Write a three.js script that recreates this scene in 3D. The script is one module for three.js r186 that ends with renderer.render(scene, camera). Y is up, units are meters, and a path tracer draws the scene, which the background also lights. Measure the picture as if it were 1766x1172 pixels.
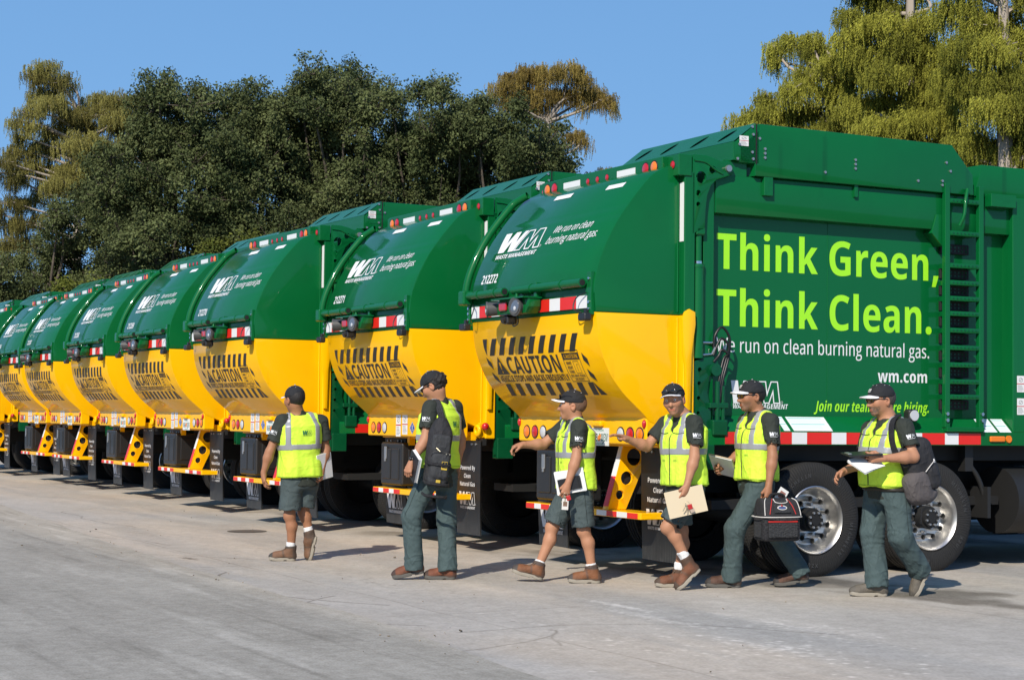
import * as THREE from 'three';
import { RoundedBoxGeometry } from 'three/addons/geometries/RoundedBoxGeometry.js';
import { DecalGeometry } from 'three/addons/geometries/DecalGeometry.js';
import { mergeGeometries, toCreasedNormals } from 'three/addons/utils/BufferGeometryUtils.js';
import { FontLoader } from 'three/addons/loaders/FontLoader.js';
import { Brush, Evaluator, SUBTRACTION } from 'three-bvh-csg';

// ---------------------------------------------------------------- camera, sky, sun, exposure
const V = (x, y, z) => new THREE.Vector3(x, y, z);
const scene = new THREE.Scene();
const camera = new THREE.PerspectiveCamera(21.61, 1024 / 679, 0.1, 900);
camera.position.set(0, 1.479, 0);
camera.up.set(0.032, 0.999, 0.025);
camera.lookAt(-0.8817, 1.479 + 0.0404, -0.4704);
scene.add(camera);
const renderer = new THREE.WebGLRenderer({ antialias: true });
renderer.setSize(1024, 679);
renderer.toneMapping = THREE.LinearToneMapping;
renderer.toneMappingExposure = 1.0;
renderer.shadowMap.enabled = true;
renderer.shadowMap.type = THREE.PCFSoftShadowMap;

const SUN = V(0.517, 0.606, 0.604).normalize();
const sun = new THREE.DirectionalLight(new THREE.Color(1.0, 0.92, 0.80), 5.0);
sun.name = 'sun';
sun.position.copy(SUN).multiplyScalar(70).add(V(-22, 0, -9));
sun.target.position.set(-22, 0, -9);
sun.castShadow = true;
Object.assign(sun.shadow.camera, { left: -45, right: 45, top: 45, bottom: -45, near: 1, far: 180 });
sun.shadow.mapSize.set(4096, 4096);
scene.add(sun, sun.target);
{ // clear late-autumn sky: deep blue overhead, paler towards the horizon, a broad glow round the sun
  const W = 512, H = 256, data = new Float32Array(W * H * 4);
  for (let j = 0; j < H; j++) {
    const el = ((j + 0.5) / H - 0.5) * Math.PI, y = Math.sin(el);
    for (let i = 0; i < W; i++) {
      const az = ((i + 0.5) / W - 0.5) * 2 * Math.PI, x = Math.cos(az) * Math.cos(el), z = Math.sin(az) * Math.cos(el);
      const c = x * SUN.x + y * SUN.y + z * SUN.z, t = Math.pow(1 - Math.max(0, y), 1.6);
      const glow = 0.5 * Math.pow(Math.max(0, c), 14) + 0.06 * (c * 0.5 + 0.5);
      const o = (j * W + i) * 4;
      data[o] = 0.030 + 0.225 * t + glow * 0.5; data[o + 1] = 0.138 + 0.385 * t + glow * 0.5; data[o + 2] = 0.43 + 0.47 * t + glow * 0.42; data[o + 3] = 1;
      if (y < 0) { data[o] = 0.22; data[o + 1] = 0.22; data[o + 2] = 0.2; }
    }
  }
  const t = new THREE.DataTexture(data, W, H, THREE.RGBAFormat, THREE.FloatType);
  t.mapping = THREE.EquirectangularReflectionMapping; t.magFilter = THREE.LinearFilter; t.needsUpdate = true;
  scene.background = t; scene.environment = t;
}
scene.environmentIntensity = 1; scene.backgroundIntensity = 1;

// ---------------------------------------------------------------- helpers
let seed = 20231;
const rnd = () => { seed = (seed + 0x6d2b79f5) | 0; let t = Math.imul(seed ^ (seed >>> 15), 1 | seed); t = (t + Math.imul(t ^ (t >>> 7), 61 | t)) ^ t; return ((t ^ (t >>> 14)) >>> 0) / 4294967296; };
const rr = (a, b) => a + (b - a) * rnd();
const lerp = (a, b, t) => a + (b - a) * t, clamp = (x, a, b) => Math.min(b, Math.max(a, x));
const sstep = (a, b, x) => { const t = clamp((x - a) / (b - a), 0, 1); return t * t * (3 - 2 * t); };
const used = {};
const numbered = (n) => { const k = used[n] = (used[n] ?? -1) + 1; return k ? `${n}_${String(k).padStart(3, '0')}` : n; };
const shadow = (m) => { m.castShadow = m.receiveShadow = true; return m; };
function thing(name, label, category, group) {
  const o = new THREE.Group(); o.name = numbered(name); scene.add(o);
  o.userData = { label, category }; if (group) o.userData.group = group;
  return o;
}
function tag(o, label, category, group) { o.userData.label = label; o.userData.category = category; if (group) o.userData.group = group; return o; }
function plain(g) { // position, normal, uv only, not indexed
  g = g.index ? g.toNonIndexed() : g;
  for (const k of Object.keys(g.attributes)) if (!['position', 'normal', 'uv'].includes(k)) g.deleteAttribute(k);
  if (!g.attributes.normal) g.computeVertexNormals();
  if (!g.attributes.uv) g.setAttribute('uv', new THREE.BufferAttribute(new Float32Array(g.attributes.position.count * 2), 2));
  return g;
}
const merged = (gs) => (Array.isArray(gs) ? (gs.length === 1 ? gs[0] : mergeGeometries(gs.map(plain))) : gs);
function part(name, gs, mat, parent) { const m = shadow(new THREE.Mesh(merged(gs), mat)); m.name = parent === scene || !parent ? numbered(name) : name; (parent || scene).add(m); return m; }
const struct = (name, gs, mat) => { const m = part(name, gs, mat, scene); m.userData.kind = 'structure'; return m; };
const bx = (x0, x1, y0, y1, z0, z1, r = 0) => {
  const w = x1 - x0, h = y1 - y0, d = z1 - z0;
  const g = r ? new RoundedBoxGeometry(w, h, d, 2, Math.min(r, w / 2.01, h / 2.01, d / 2.01)) : new THREE.BoxGeometry(w, h, d);
  return g.translate((x0 + x1) / 2, (y0 + y1) / 2, (z0 + z1) / 2);
};
const UPY = V(0, 1, 0);
function rod(a, b, r, r2 = r, seg = 14) { // cylinder between two points
  const d = b.clone().sub(a), g = new THREE.CylinderGeometry(r2, r, d.length(), seg, 1);
  g.applyQuaternion(new THREE.Quaternion().setFromUnitVectors(UPY, d.clone().normalize()));
  return g.translate((a.x + b.x) / 2, (a.y + b.y) / 2, (a.z + b.z) / 2);
}
const tube = (pts, r, seg = 24, rad = 8, closed = false) => new THREE.TubeGeometry(new THREE.CatmullRomCurve3(pts, closed), seg, r, rad, closed);
const disc = (x, y, z, r, h, axis = 'z', seg = 20) => { const g = new THREE.CylinderGeometry(r, r, h, seg); if (axis === 'z') g.rotateX(Math.PI / 2); if (axis === 'x') g.rotateZ(Math.PI / 2); return g.translate(x, y, z); };
const dome = (x, y, z, r, h) => { const g = new THREE.SphereGeometry(r, 16, 8, 0, Math.PI * 2, 0, Math.PI / 2); g.rotateX(Math.PI / 2); g.scale(1, 1, h / r); return g.translate(x, y, z); };
// a profile in (z, y) drawn out along x from x0 to x1
function drawX(pts, x0, x1, bevel = 0.006, holes = [], crease = 0.5) {
  const s = new THREE.Shape(pts.map(([z, y]) => new THREE.Vector2(z, y)));
  for (const [hz, hy, hr, hw = 1, rot = 0] of holes) s.holes.push(new THREE.Path().absellipse(hz, hy, hr * hw, hr, 0, Math.PI * 2, true, rot));
  let g = new THREE.ExtrudeGeometry(s, { depth: x1 - x0 - 2 * bevel, bevelEnabled: bevel > 0, bevelSize: bevel, bevelThickness: bevel, bevelOffset: -bevel, bevelSegments: 2, curveSegments: 10 });
  g.applyMatrix4(new THREE.Matrix4().set(0, 0, -1, 0, 0, 1, 0, 0, 1, 0, 0, 0, 0, 0, 0, 1));
  g.translate(x1 - bevel, 0, 0);
  return toCreasedNormals(g, crease);
}
function drawZ(pts, z0, z1, bevel = 0.004, holes = []) { // a profile in (x, y) drawn out along z
  const s = new THREE.Shape(pts.map(([x, y]) => new THREE.Vector2(x, y)));
  for (const [hx, hy, hr, hw = 1, rot = 0] of holes) s.holes.push(new THREE.Path().absellipse(hx, hy, hr * hw, hr, 0, Math.PI * 2, true, rot));
  const g = new THREE.ExtrudeGeometry(s, { depth: z1 - z0 - 2 * bevel, bevelEnabled: bevel > 0, bevelSize: bevel, bevelThickness: bevel, bevelOffset: -bevel, bevelSegments: 2, curveSegments: 12 });
  return toCreasedNormals(g.translate(0, 0, z0 + bevel), 0.5);
}
// tiling value noise
function tileNoise(S, oct, cells, sd = 1) {
  const out = new Float32Array(S * S); let amp = 1, tot = 0, c = cells;
  const h = (x, y, k) => { let n = Math.imul(x * 374761393 + y * 668265263 + k * 974711 + sd * 69069, 1274126177); n ^= n >>> 13; n = Math.imul(n, 1911520717); n ^= n >>> 16; return (n >>> 0) / 4294967296; };
  for (let o = 0; o < oct; o++, amp *= 0.55, c *= 2) {
    tot += amp;
    for (let y = 0; y < S; y++) for (let x = 0; x < S; x++) {
      const u = x / S * c, v = y / S * c, i = Math.floor(u), j = Math.floor(v), fu = u - i, fv = v - j, a = fu * fu * (3 - 2 * fu), b = fv * fv * (3 - 2 * fv);
      out[y * S + x] += amp * lerp(lerp(h(i % c, j % c, o), h((i + 1) % c, j % c, o), a), lerp(h(i % c, (j + 1) % c, o), h((i + 1) % c, (j + 1) % c, o), a), b);
    }
  }
  for (let i = 0; i < out.length; i++) out[i] /= tot;
  return out;
}
function dataTex(S, f, { srgb = false, repeat = [1, 1] } = {}) { // f(x, y, i) -> [r, g, b] in 0..1
  const d = new Uint8Array(S * S * 4);
  for (let y = 0, i = 0; y < S; y++) for (let x = 0; x < S; x++, i++) { const c = f(x, y, i); for (let k = 0; k < 3; k++) d[i * 4 + k] = clamp(c[k], 0, 1) * 255; d[i * 4 + 3] = 255; }
  const t = new THREE.DataTexture(d, S, S); t.wrapS = t.wrapT = THREE.RepeatWrapping; t.magFilter = THREE.LinearFilter; t.repeat.set(...repeat);
  if (srgb) t.colorSpace = THREE.SRGBColorSpace; t.needsUpdate = true; return t;
}
function canvasTex(w, h, draw, srgb = true) {
  const c = document.createElement('canvas'); c.width = w; c.height = h; draw(c.getContext('2d'), w, h);
  const t = new THREE.CanvasTexture(c); if (srgb) t.colorSpace = THREE.SRGBColorSpace; return t;
}
// white shapes on black: a cut-out print of one colour
const printMat = (w, h, draw, color, rough = 0.45) => new THREE.MeshStandardMaterial({ color, roughness: rough, transparent: true, alphaMap: canvasTex(w, h, (g) => { g.fillStyle = '#000'; g.fillRect(0, 0, w, h); g.fillStyle = g.strokeStyle = '#fff'; draw(g, w, h); }, false), side: THREE.DoubleSide });
const C = (r, g, b) => new THREE.Color().setRGB(r, g, b);
const std = (r, g, b, roughness = 0.6, more = {}) => new THREE.MeshStandardMaterial({ color: C(r, g, b), roughness, ...more });
const phy = (r, g, b, roughness = 0.5, more = {}) => new THREE.MeshPhysicalMaterial({ color: C(r, g, b), roughness, ...more });
const n256 = tileNoise(256, 5, 4, 3), n256b = tileNoise(256, 4, 16, 8), n256c = tileNoise(256, 3, 3, 12);
const grey = (n, lo, hi, repeat) => dataTex(256, (x, y, i) => { const v = lo + (hi - lo) * n[i]; return [v, v, v]; }, { repeat });

// ---------------------------------------------------------------- materials shared by the trucks
const panelBump = grey(n256c, 0, 1, [0.55, 0.55]), dustRough = grey(n256, 0.2, 0.62, [0.4, 0.4]);
const streakN = tileNoise(256, 3, 24, 61), grime = dataTex(256, (x, y, i) => { const s = streakN[(y >> 4) % 256 * 256 + x], v = 0.965 + 0.035 * sstep(0.25, 0.6, n256[i]) - 0.11 * sstep(0.62, 0.85, s) * sstep(0.4, 0.7, n256c[i]); return [v, v * 0.995, v * 0.985]; }, { repeat: [0.45, 0.45], srgb: true });
const paint = (r, g, b) => phy(r, g, b, 1, { map: grime, clearcoat: 0.5, clearcoatRoughness: 0.07, specularIntensity: 0.25, roughnessMap: dustRough, bumpMap: panelBump, bumpScale: 0.004 });
const MG = paint(0.001, 0.115, 0.027), MY = paint(0.98, 0.515, 0.001);
const MGdark = paint(0.002, 0.075, 0.026);
const Mblack = std(0.012, 0.012, 0.012, 0.6), Mrubber = phy(0.016, 0.016, 0.016, 0.78, { bumpMap: grey(n256b, 0, 1, [6, 6]), bumpScale: 0.002 });
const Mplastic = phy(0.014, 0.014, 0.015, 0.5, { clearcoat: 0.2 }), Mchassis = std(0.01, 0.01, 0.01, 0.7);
const Mchrome = phy(0.72, 0.72, 0.73, 0.22, { metalness: 1 }), Malu = phy(0.68, 0.67, 0.65, 0.38, { metalness: 1 });
const Msteel = std(0.45, 0.45, 0.45, 0.4, { metalness: 0.8 });
const Mwhite = std(0.78, 0.78, 0.78, 0.4), Mred = std(0.72, 0.02, 0.012, 0.35), MlensR = phy(0.5, 0.008, 0.012, 0.25, { clearcoat: 0.8 }), MlensA = phy(0.85, 0.2, 0.008, 0.25, { clearcoat: 0.8 }), MlensW = phy(0.55, 0.56, 0.58, 0.25, { clearcoat: 0.8 });
const Mbowl = phy(0.22, 0.22, 0.23, 0.25, { metalness: 0.6, clearcoat: 1 });
const Mhose = phy(0.01, 0.01, 0.01, 0.4);
// ---------------------------------------------------------------- garbage trucks parked side by side
// tailgate profile, [z, y], from the top edge round the bulge to the sill; z = 0 is the rearmost point
const PROFILE = [[-0.62, 3.585], [-0.541, 3.524], [-0.370, 3.330], [-0.189, 3.079], [-0.051, 2.797], [0, 2.561], [-0.012, 2.335], [-0.046, 2.075], [-0.150, 1.824], [-0.284, 1.651], [-0.414, 1.535], [-0.505, 1.46]];
const curve = new THREE.CatmullRomCurve3(PROFILE.map(([z, y]) => V(0, y, z)), false, 'catmullrom', 0.5);
const CN = 160, CP = curve.getSpacedPoints(CN), CL = curve.getLength();
const sOfY = (y) => { for (let i = 0; i < CN; i++) if (CP[i + 1].y <= y) return CL * (i + (CP[i].y - y) / (CP[i].y - CP[i + 1].y)) / CN; return CL; };
function onCurve(s, off = 0) { const t = clamp(s / CL, 0, 1), p = curve.getPointAt(t), d = curve.getTangentAt(t); return V(0, p.y + d.z * off, p.z - d.y * off); } // outward normal of a curve running downwards
function skinPatch(x0, x1, s0, s1, off, n = 30) { // a patch lying on the bulge; v runs upwards
  const g = new THREE.PlaneGeometry(1, 1, 1, n), p = g.attributes.position, uv = g.attributes.uv;
  for (let i = 0; i < p.count; i++) { const q = onCurve(lerp(s1, s0, uv.getY(i)), off); p.setXYZ(i, lerp(x0, x1, uv.getX(i)), q.y, q.z); }
  g.computeVertexNormals(); return g;
}
const CAP = 0.714;
function line(g, text, x0, x1, base, cap, weight = 'bold', slant = 0) { // text set to a cap height and squeezed to a width
  g.save(); g.font = `${weight} ${cap / CAP}px sans-serif`; g.textBaseline = 'alphabetic'; g.textAlign = 'left';
  const w = g.measureText(text).width; g.transform((x1 - x0) / w, 0, -slant, 1, x0, base); g.fillText(text, 0, 0); g.restore();
}
function logoWM(g, x, y, h, strap = true) { // the W in solid strokes, the M in outline, the name below
  const k = h; g.save(); g.translate(x, y); g.scale(k, k);
  const poly = (pts) => { g.beginPath(); pts.forEach(([a, b], i) => (i ? g.lineTo(a, b) : g.moveTo(a, b))); g.closePath(); };
  poly([[0, 0], [0.33, 0], [0.40, 0.56], [0.60, 0], [0.86, 0], [0.90, 0.56], [1.10, 0], [1.30, 0], [0.97, 1], [0.68, 1], [0.63, 0.48], [0.44, 1], [0.12, 1]]); g.fill();
  g.lineWidth = 0.05; g.lineJoin = 'miter';
  poly([[1.03, 0.97], [1.36, 0.03], [1.66, 0.03], [1.74, 0.58], [1.93, 0.03], [2.24, 0.03], [2.36, 0.97], [2.07, 0.97], [2.02, 0.46], [1.83, 0.97], [1.60, 0.97], [1.51, 0.46], [1.33, 0.97]]); g.stroke();
  g.font = '0.14px sans-serif'; g.lineWidth = 0.012; g.beginPath(); g.arc(2.46, 0.93, 0.045, 0, 7); g.stroke();
  g.restore();
  if (strap) line(g, 'WASTE MANAGEMENT', x + 0.10 * h, x + 2.36 * h, y + h * 1.30, h * 0.19, 'bold', 0.18);
}
const WHITE = C(0.8, 0.8, 0.8), LIME = C(0.36, 0.84, 0.02), INK = C(0.018, 0.016, 0.014);
const PX = 700; // print resolution, pixels per metre
const caution = printMat(1302, 448, (g, W, H) => { // 1.86 m x 0.64 m
  const bar = (x, y0, y1, w, dx) => { g.beginPath(); g.moveTo(x + dx, y0); g.lineTo(x + dx + w, y0); g.lineTo(x + w, y1); g.lineTo(x, y1); g.fill(); };
  for (let i = 0; i < 9; i++) { bar(60 + i * 132, 0, 118, 66, 78); bar(70 + i * 134, 340, H, 64, 34); }
  g.beginPath(); g.moveTo(4, 0); g.lineTo(66, 0); g.lineTo(20, 118); g.lineTo(4, 60); g.fill();
  g.beginPath(); g.moveTo(W - 60, 336); g.lineTo(W, H); g.lineTo(W - 74, H); g.fill();
  for (const x of [0, W - 50]) for (const y of [128, 240]) { g.beginPath(); g.moveTo(x, y); g.lineTo(x + 50, y + 44); g.lineTo(x + 50, y + 96); g.lineTo(x, y + 52); g.fill(); }
  g.beginPath(); g.moveTo(160, 128); g.lineTo(244, 262); g.lineTo(76, 262); g.fill();
  line(g, 'CAUTION', 250, 968, 258, 124, 'bold'); 
  g.lineWidth = 4; g.strokeStyle = '#fff'; g.font = '132px sans-serif';
  line(g, 'VEHICLE STOPS AND BACKS FREQUENTLY', 80, 992, 322, 50, 'bold');
  g.lineWidth = 5; g.strokeRect(1010, 110, 200, 222); g.fillRect(1010, 126, 200, 46);
  line(g, 'MAKE', 1030, 1094, 206, 20); line(g, 'RIGHT', 1030, 1094, 238, 20); line(g, 'TURNS', 1030, 1094, 268, 20); line(g, 'DO NOT PASS', 1024, 1196, 296, 17); line(g, 'ON RIGHT', 1056, 1166, 322, 17);
  g.lineWidth = 3; g.strokeRect(1116, 184, 60, 84); g.beginPath(); g.moveTo(1146, 258); g.lineTo(1146, 206); g.lineTo(1164, 206); g.stroke();
  g.fillStyle = '#000'; line(g, 'CAUTION', 1026, 1194, 164, 30); g.beginPath(); g.moveTo(160, 164); g.lineTo(172, 174); g.lineTo(164, 226); g.lineTo(156, 226); g.lineTo(148, 174); g.fill(); g.beginPath(); g.arc(160, 243, 9, 0, 7); g.fill();
}, INK, 0.5);
const backPrint = printMat(1400, 420, (g) => { logoWM(g, 20, 90, 250); line(g, 'We run on clean', 715, 1210, 190, 84, 'italic', 0.1); line(g, 'burning natural gas.', 690, 1345, 318, 84, 'italic', 0.1); }, WHITE);
const flapPrint = printMat(640, 1040, (g) => {
  g.scale(2, 2); line(g, 'Powered By', 40, 280, 60, 36); line(g, 'Clean', 104, 216, 130, 36); line(g, 'Natural Gas', 34, 286, 200, 36);
  logoWM(g, 22, 250, 112, true);
}, C(0.62, 0.62, 0.62), 0.6);
const flapLogo = printMat(640, 400, (g) => { g.scale(2, 2); logoWM(g, 14, 14, 122, true); }, C(0.62, 0.62, 0.62), 0.6);
const MLime = new THREE.MeshStandardMaterial({ color: LIME, roughness: 0.4, side: THREE.DoubleSide }), MVinyl = new THREE.MeshStandardMaterial({ color: WHITE, roughness: 0.4, side: THREE.DoubleSide });
const boldFont = await new FontLoader().loadAsync('fonts/droid/droid_sans_bold.typeface.json'), thinFont = await new FontLoader().loadAsync('fonts/droid/droid_sans_regular.typeface.json');
function sideText(font, text, z0, z1, base, cap, s, slant = 0, cut = true) { // cut lettering on a side panel, squeezed to its measured length
  const g = new THREE.ShapeGeometry(font.generateShapes(text, 1), 8); g.computeBoundingBox(); const { min, max } = g.boundingBox, H = new THREE.ShapeGeometry(font.generateShapes('T', 1), 2); H.computeBoundingBox();
  const ky = cap / H.boundingBox.max.y, kx = Math.abs(z1 - z0) / (max.x - min.x), p = g.attributes.position;
  for (let i = 0; i < p.count; i++) { const y = p.getY(i) * ky, u = (p.getX(i) - min.x) * kx + slant * y; p.setXYZ(i, s * 1.1025, base + y, s > 0 ? z0 - u : z1 + u); }
  g.computeVertexNormals(); void cut; return g;
}
const sideLogo = printMat(1024, 384, (g) => logoWM(g, 12, 16, 350, false), WHITE, 0.4);
const fleetNumber = (n) => printMat(256, 96, (g) => line(g, n, 6, 250, 84, 68, 'bold'), WHITE);
const plateMat = std(1, 1, 1, 0.45, { map: canvasTex(256, 128, (g) => {
  g.fillStyle = '#dfe3e2'; g.fillRect(0, 0, 256, 128); g.fillStyle = '#2f7a58'; line(g, 'FLORIDA', 70, 186, 24, 16); line(g, 'APPORTIONED', 74, 182, 122, 12);
  g.fillStyle = '#17513a'; line(g, 'N6B', 14, 104, 96, 56); line(g, '0J3V', 150, 244, 96, 56); g.fillStyle = '#e8832a'; g.beginPath(); g.arc(122, 74, 22, 0, 7); g.fill(); g.arc(134, 56, 16, 0, 7); g.fill(); g.fillStyle = '#5f9a3a'; g.fillRect(120, 40, 18, 8);
}) });
const noticeMat = std(1, 1, 1, 0.5, { map: canvasTex(128, 256, (g) => {
  g.fillStyle = '#e4e4e2'; g.fillRect(0, 0, 128, 256); g.fillStyle = '#b72a22'; g.fillRect(0, 118, 128, 14); g.strokeStyle = '#444'; g.lineWidth = 6; g.beginPath(); g.arc(64, 64, 30, 0, 7); g.stroke(); g.beginPath(); g.moveTo(44, 84); g.lineTo(84, 44); g.stroke(); g.fillStyle = '#777'; for (let i = 0; i < 6; i++) g.fillRect(14, 148 + i * 16, 70 + (i * 37) % 30, 6);
}) });
const sheetMat = std(1, 1, 1, 0.5, { map: canvasTex(256, 160, (g) => { g.fillStyle = '#dfe6e6'; g.fillRect(0, 0, 256, 160); g.fillStyle = '#7fc4bb'; g.fillRect(10, 12, 220, 8); g.fillRect(10, 80, 220, 8); g.fillStyle = '#c9d3d3'; for (let i = 0; i < 5; i++) { g.fillRect(14, 28 + i * 9, 200, 3); g.fillRect(14, 96 + i * 9, 190, 3); } }) });
const cngMat = std(1, 1, 1, 0.4, { map: canvasTex(96, 96, (g) => { g.fillStyle = '#1f3f8f'; g.fillRect(0, 0, 96, 96); g.strokeStyle = '#d8dde8'; g.lineWidth = 5; g.strokeRect(6, 6, 84, 84); g.save(); g.translate(48, 48); g.rotate(-Math.PI / 4); g.fillStyle = '#e8ecf4'; line(g, 'CNG', -30, 30, 12, 24); g.restore(); }) });
const flapMat = phy(0.015, 0.015, 0.015, 0.55, { side: THREE.DoubleSide, map: null });
{ // pale dust on the lowest part of the flaps
  flapMat.map = dataTex(256, (x, y, i) => { const h = y / 256, d = sstep(0.30, 0.0, h) * (0.35 + 0.9 * n256b[i]) * 0.55 * (0.6 + 0.4 * Math.sin(x * 0.55)), v = 0.075 + d * 0.40 + 0.02 * n256[i]; return [v, v, v * 0.97]; }, { srgb: true });
  flapMat.color = C(1, 1, 1);
}

const treadMat = phy(0.018, 0.0175, 0.017, 0.85, { bumpMap: dataTex(128, (x, y) => { const u = x / 128, v = y / 128, z = (u * 8 + (Math.abs(v * 4 % 1 - 0.5) * 0.6)) % 1, gr = (v * 4) % 1 < 0.12 || z < 0.16 ? 0 : 1; return [gr, gr, gr]; }, { repeat: [14, 1] }), bumpScale: 0.012 });
const tyrePrint = printMat(1024, 1024, (g) => {
  g.translate(512, 512); g.font = 'bold 52px sans-serif'; g.textAlign = 'center';
  for (const [word, a0] of [['MICHELIN', 2.6], ['XZU', 0.35], ['MICHELIN', 5.2], ['XZU', 4.0]]) [...word].forEach((ch, i) => { g.save(); g.rotate(a0 + i * 0.105); g.fillText(ch, 0, -402); g.restore(); });
}, C(0.05, 0.05, 0.05), 0.7);

const evaluator = new Evaluator(); evaluator.attributes = ['position', 'normal', 'uv']; evaluator.useGroups = false;
let rimGeo;
{ // outer wheel of a pair: deep polished dish with ten hand holes; the axis is x and the outer face at x = 0
  const prof = [[0.285, -0.26], [0.300, -0.02], [0.312, -0.004], [0.303, 0.004], [0.283, -0.018], [0.276, -0.045], [0.262, -0.10], [0.246, -0.135], [0.232, -0.148], [0.15, -0.150], [0.13, -0.152], [0.0, -0.152], [0.0, -0.185], [0.225, -0.185], [0.262, -0.26], [0.285, -0.26]];
  const g = new THREE.LatheGeometry(prof.map(([r, h]) => new THREE.Vector2(Math.max(r, 0.0005), h)).reverse(), 64); g.rotateZ(-Math.PI / 2);
  let b = new Brush(plain(g)); b.updateMatrixWorld();
  const holes = []; for (let i = 0; i < 10; i++) { const a = (i + 0.5) / 10 * Math.PI * 2; holes.push(new THREE.CylinderGeometry(0.026, 0.026, 0.2, 14).rotateZ(Math.PI / 2).translate(-0.165, Math.cos(a) * 0.192, Math.sin(a) * 0.192)); }
  for (const h of holes) { const hb = new Brush(plain(h)); hb.updateMatrixWorld(); b = evaluator.evaluate(b, hb, SUBTRACTION); b.updateMatrixWorld(); }
  rimGeo = toCreasedNormals(plain(b.geometry), 0.6);
}
const tyreGeo = (w) => { // outer face at x = 0, inner at x = -w
  const h = w / 2, p = [[0.288, -h + 0.03], [0.33, -h + 0.008], [0.40, -h], [0.46, -h + 0.008], [0.495, -h + 0.022]];
  const side = [...p, [0.512, -h + 0.036]], tread = [];
  const ribs = 4; for (let i = 0; i <= ribs; i++) { const a = lerp(-h + 0.036, h - 0.036, i / ribs); if (i) tread.push([0.524, a - 0.008]); if (i < ribs && i) tread.push([0.511, a - 0.005], [0.511, a + 0.005]); if (i < ribs) tread.push([0.524, a + 0.008]); }
  const all = [...side, ...tread, ...side.map(([r, a]) => [r, -a]).reverse()];
  const g = new THREE.LatheGeometry(all.map(([r, a]) => new THREE.Vector2(r, a)), 72); g.rotateZ(-Math.PI / 2); return toCreasedNormals(g.translate(-h, 0, 0), 0.7);
};
const tyreG = tyreGeo(0.275);
const lugs = []; for (let k = 0; k < 10; k++) { const a = (0.02 + k) / 10 * Math.PI * 2; lugs.push(disc(-0.125, Math.cos(a) * 0.143, Math.sin(a) * 0.143, 0.016, 0.05, 'x', 6)); }
const lugG = mergeGeometries(lugs.map(plain));
const hubG = mergeGeometries([disc(-0.10, 0, 0, 0.108, 0.11, 'x', 24), disc(-0.035, 0, 0, 0.088, 0.06, 'x', 24), disc(-0.01, 0, 0, 0.05, 0.03, 'x', 16)].map(plain));
const hubBolts = []; for (let k = 0; k < 8; k++) { const a = k / 8 * Math.PI * 2; hubBolts.push(disc(-0.002, Math.cos(a) * 0.07, Math.sin(a) * 0.07, 0.011, 0.03, 'x', 6)); }
const hubBoltG = mergeGeometries(hubBolts.map(plain));
const innerDiscG = mergeGeometries([disc(-0.15, 0, 0, 0.285, 0.05, 'x', 32), disc(-0.03, 0, 0, 0.12, 0.2, 'x', 20)].map(plain));
function wheel(parent, x, y, z, side, outer = true, steer = false) { // side 1: right of the truck
  const w = new THREE.Group(); w.name = 'wheel'; w.position.set(x, y, z); w.rotation.y = side > 0 ? 0 : Math.PI; w.rotation.x = rr(0, 6); parent.add(w);
  part('tyre', tyreG, treadMat, w);
  if (outer) { part('rim', rimGeo, Malu, w); part('hub', hubG, Mchassis, w); part('lug_nuts', lugG, Msteel, w); part('hub_bolts', hubBoltG, Msteel, w); const p = part('tyre_lettering', new THREE.RingGeometry(0.34, 0.47, 64).rotateY(Math.PI / 2).translate(0.003, 0, 0), tyrePrint, w); ringUV(p.geometry); } else part('rim', innerDiscG, Mchassis, w);
  return w;
}
function ringUV(g) { const p = g.attributes.position, uv = g.attributes.uv; for (let i = 0; i < p.count; i++) uv.setXY(i, 0.5 - p.getZ(i), 0.5 + p.getY(i)); }

function tapeRow(parent, n, x0, x1, y, h, z, first, lens = [1]) { // red and white reflective blocks facing the rear
  let tot = 0; for (let i = 0; i < n; i++) tot += lens[i % lens.length]; let x = x0;
  for (let i = 0; i < n; i++) { const w = (x1 - x0) * lens[i % lens.length] / tot; part('reflective_tape', bx(x + 0.001, x + w - 0.001, y - h / 2, y + h / 2, z, z + 0.003), (i + first) % 2 ? Mred : Mwhite, parent); x += w; }
}
const lensGeo = (r) => dome(0, 0, 0, r, r * 0.35), bezelGeo = (r) => new THREE.TorusGeometry(r, r * 0.14, 8, 24);
function lamp(name, parent, x, y, z, r, mat, bezel = Mblack, sx = 1) {
  const l = part(name, lensGeo(r), mat, parent); l.position.set(x, y, z); l.scale.x = sx;
  const b = part('bezel', bezelGeo(r), bezel, l); return l;
}

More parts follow.
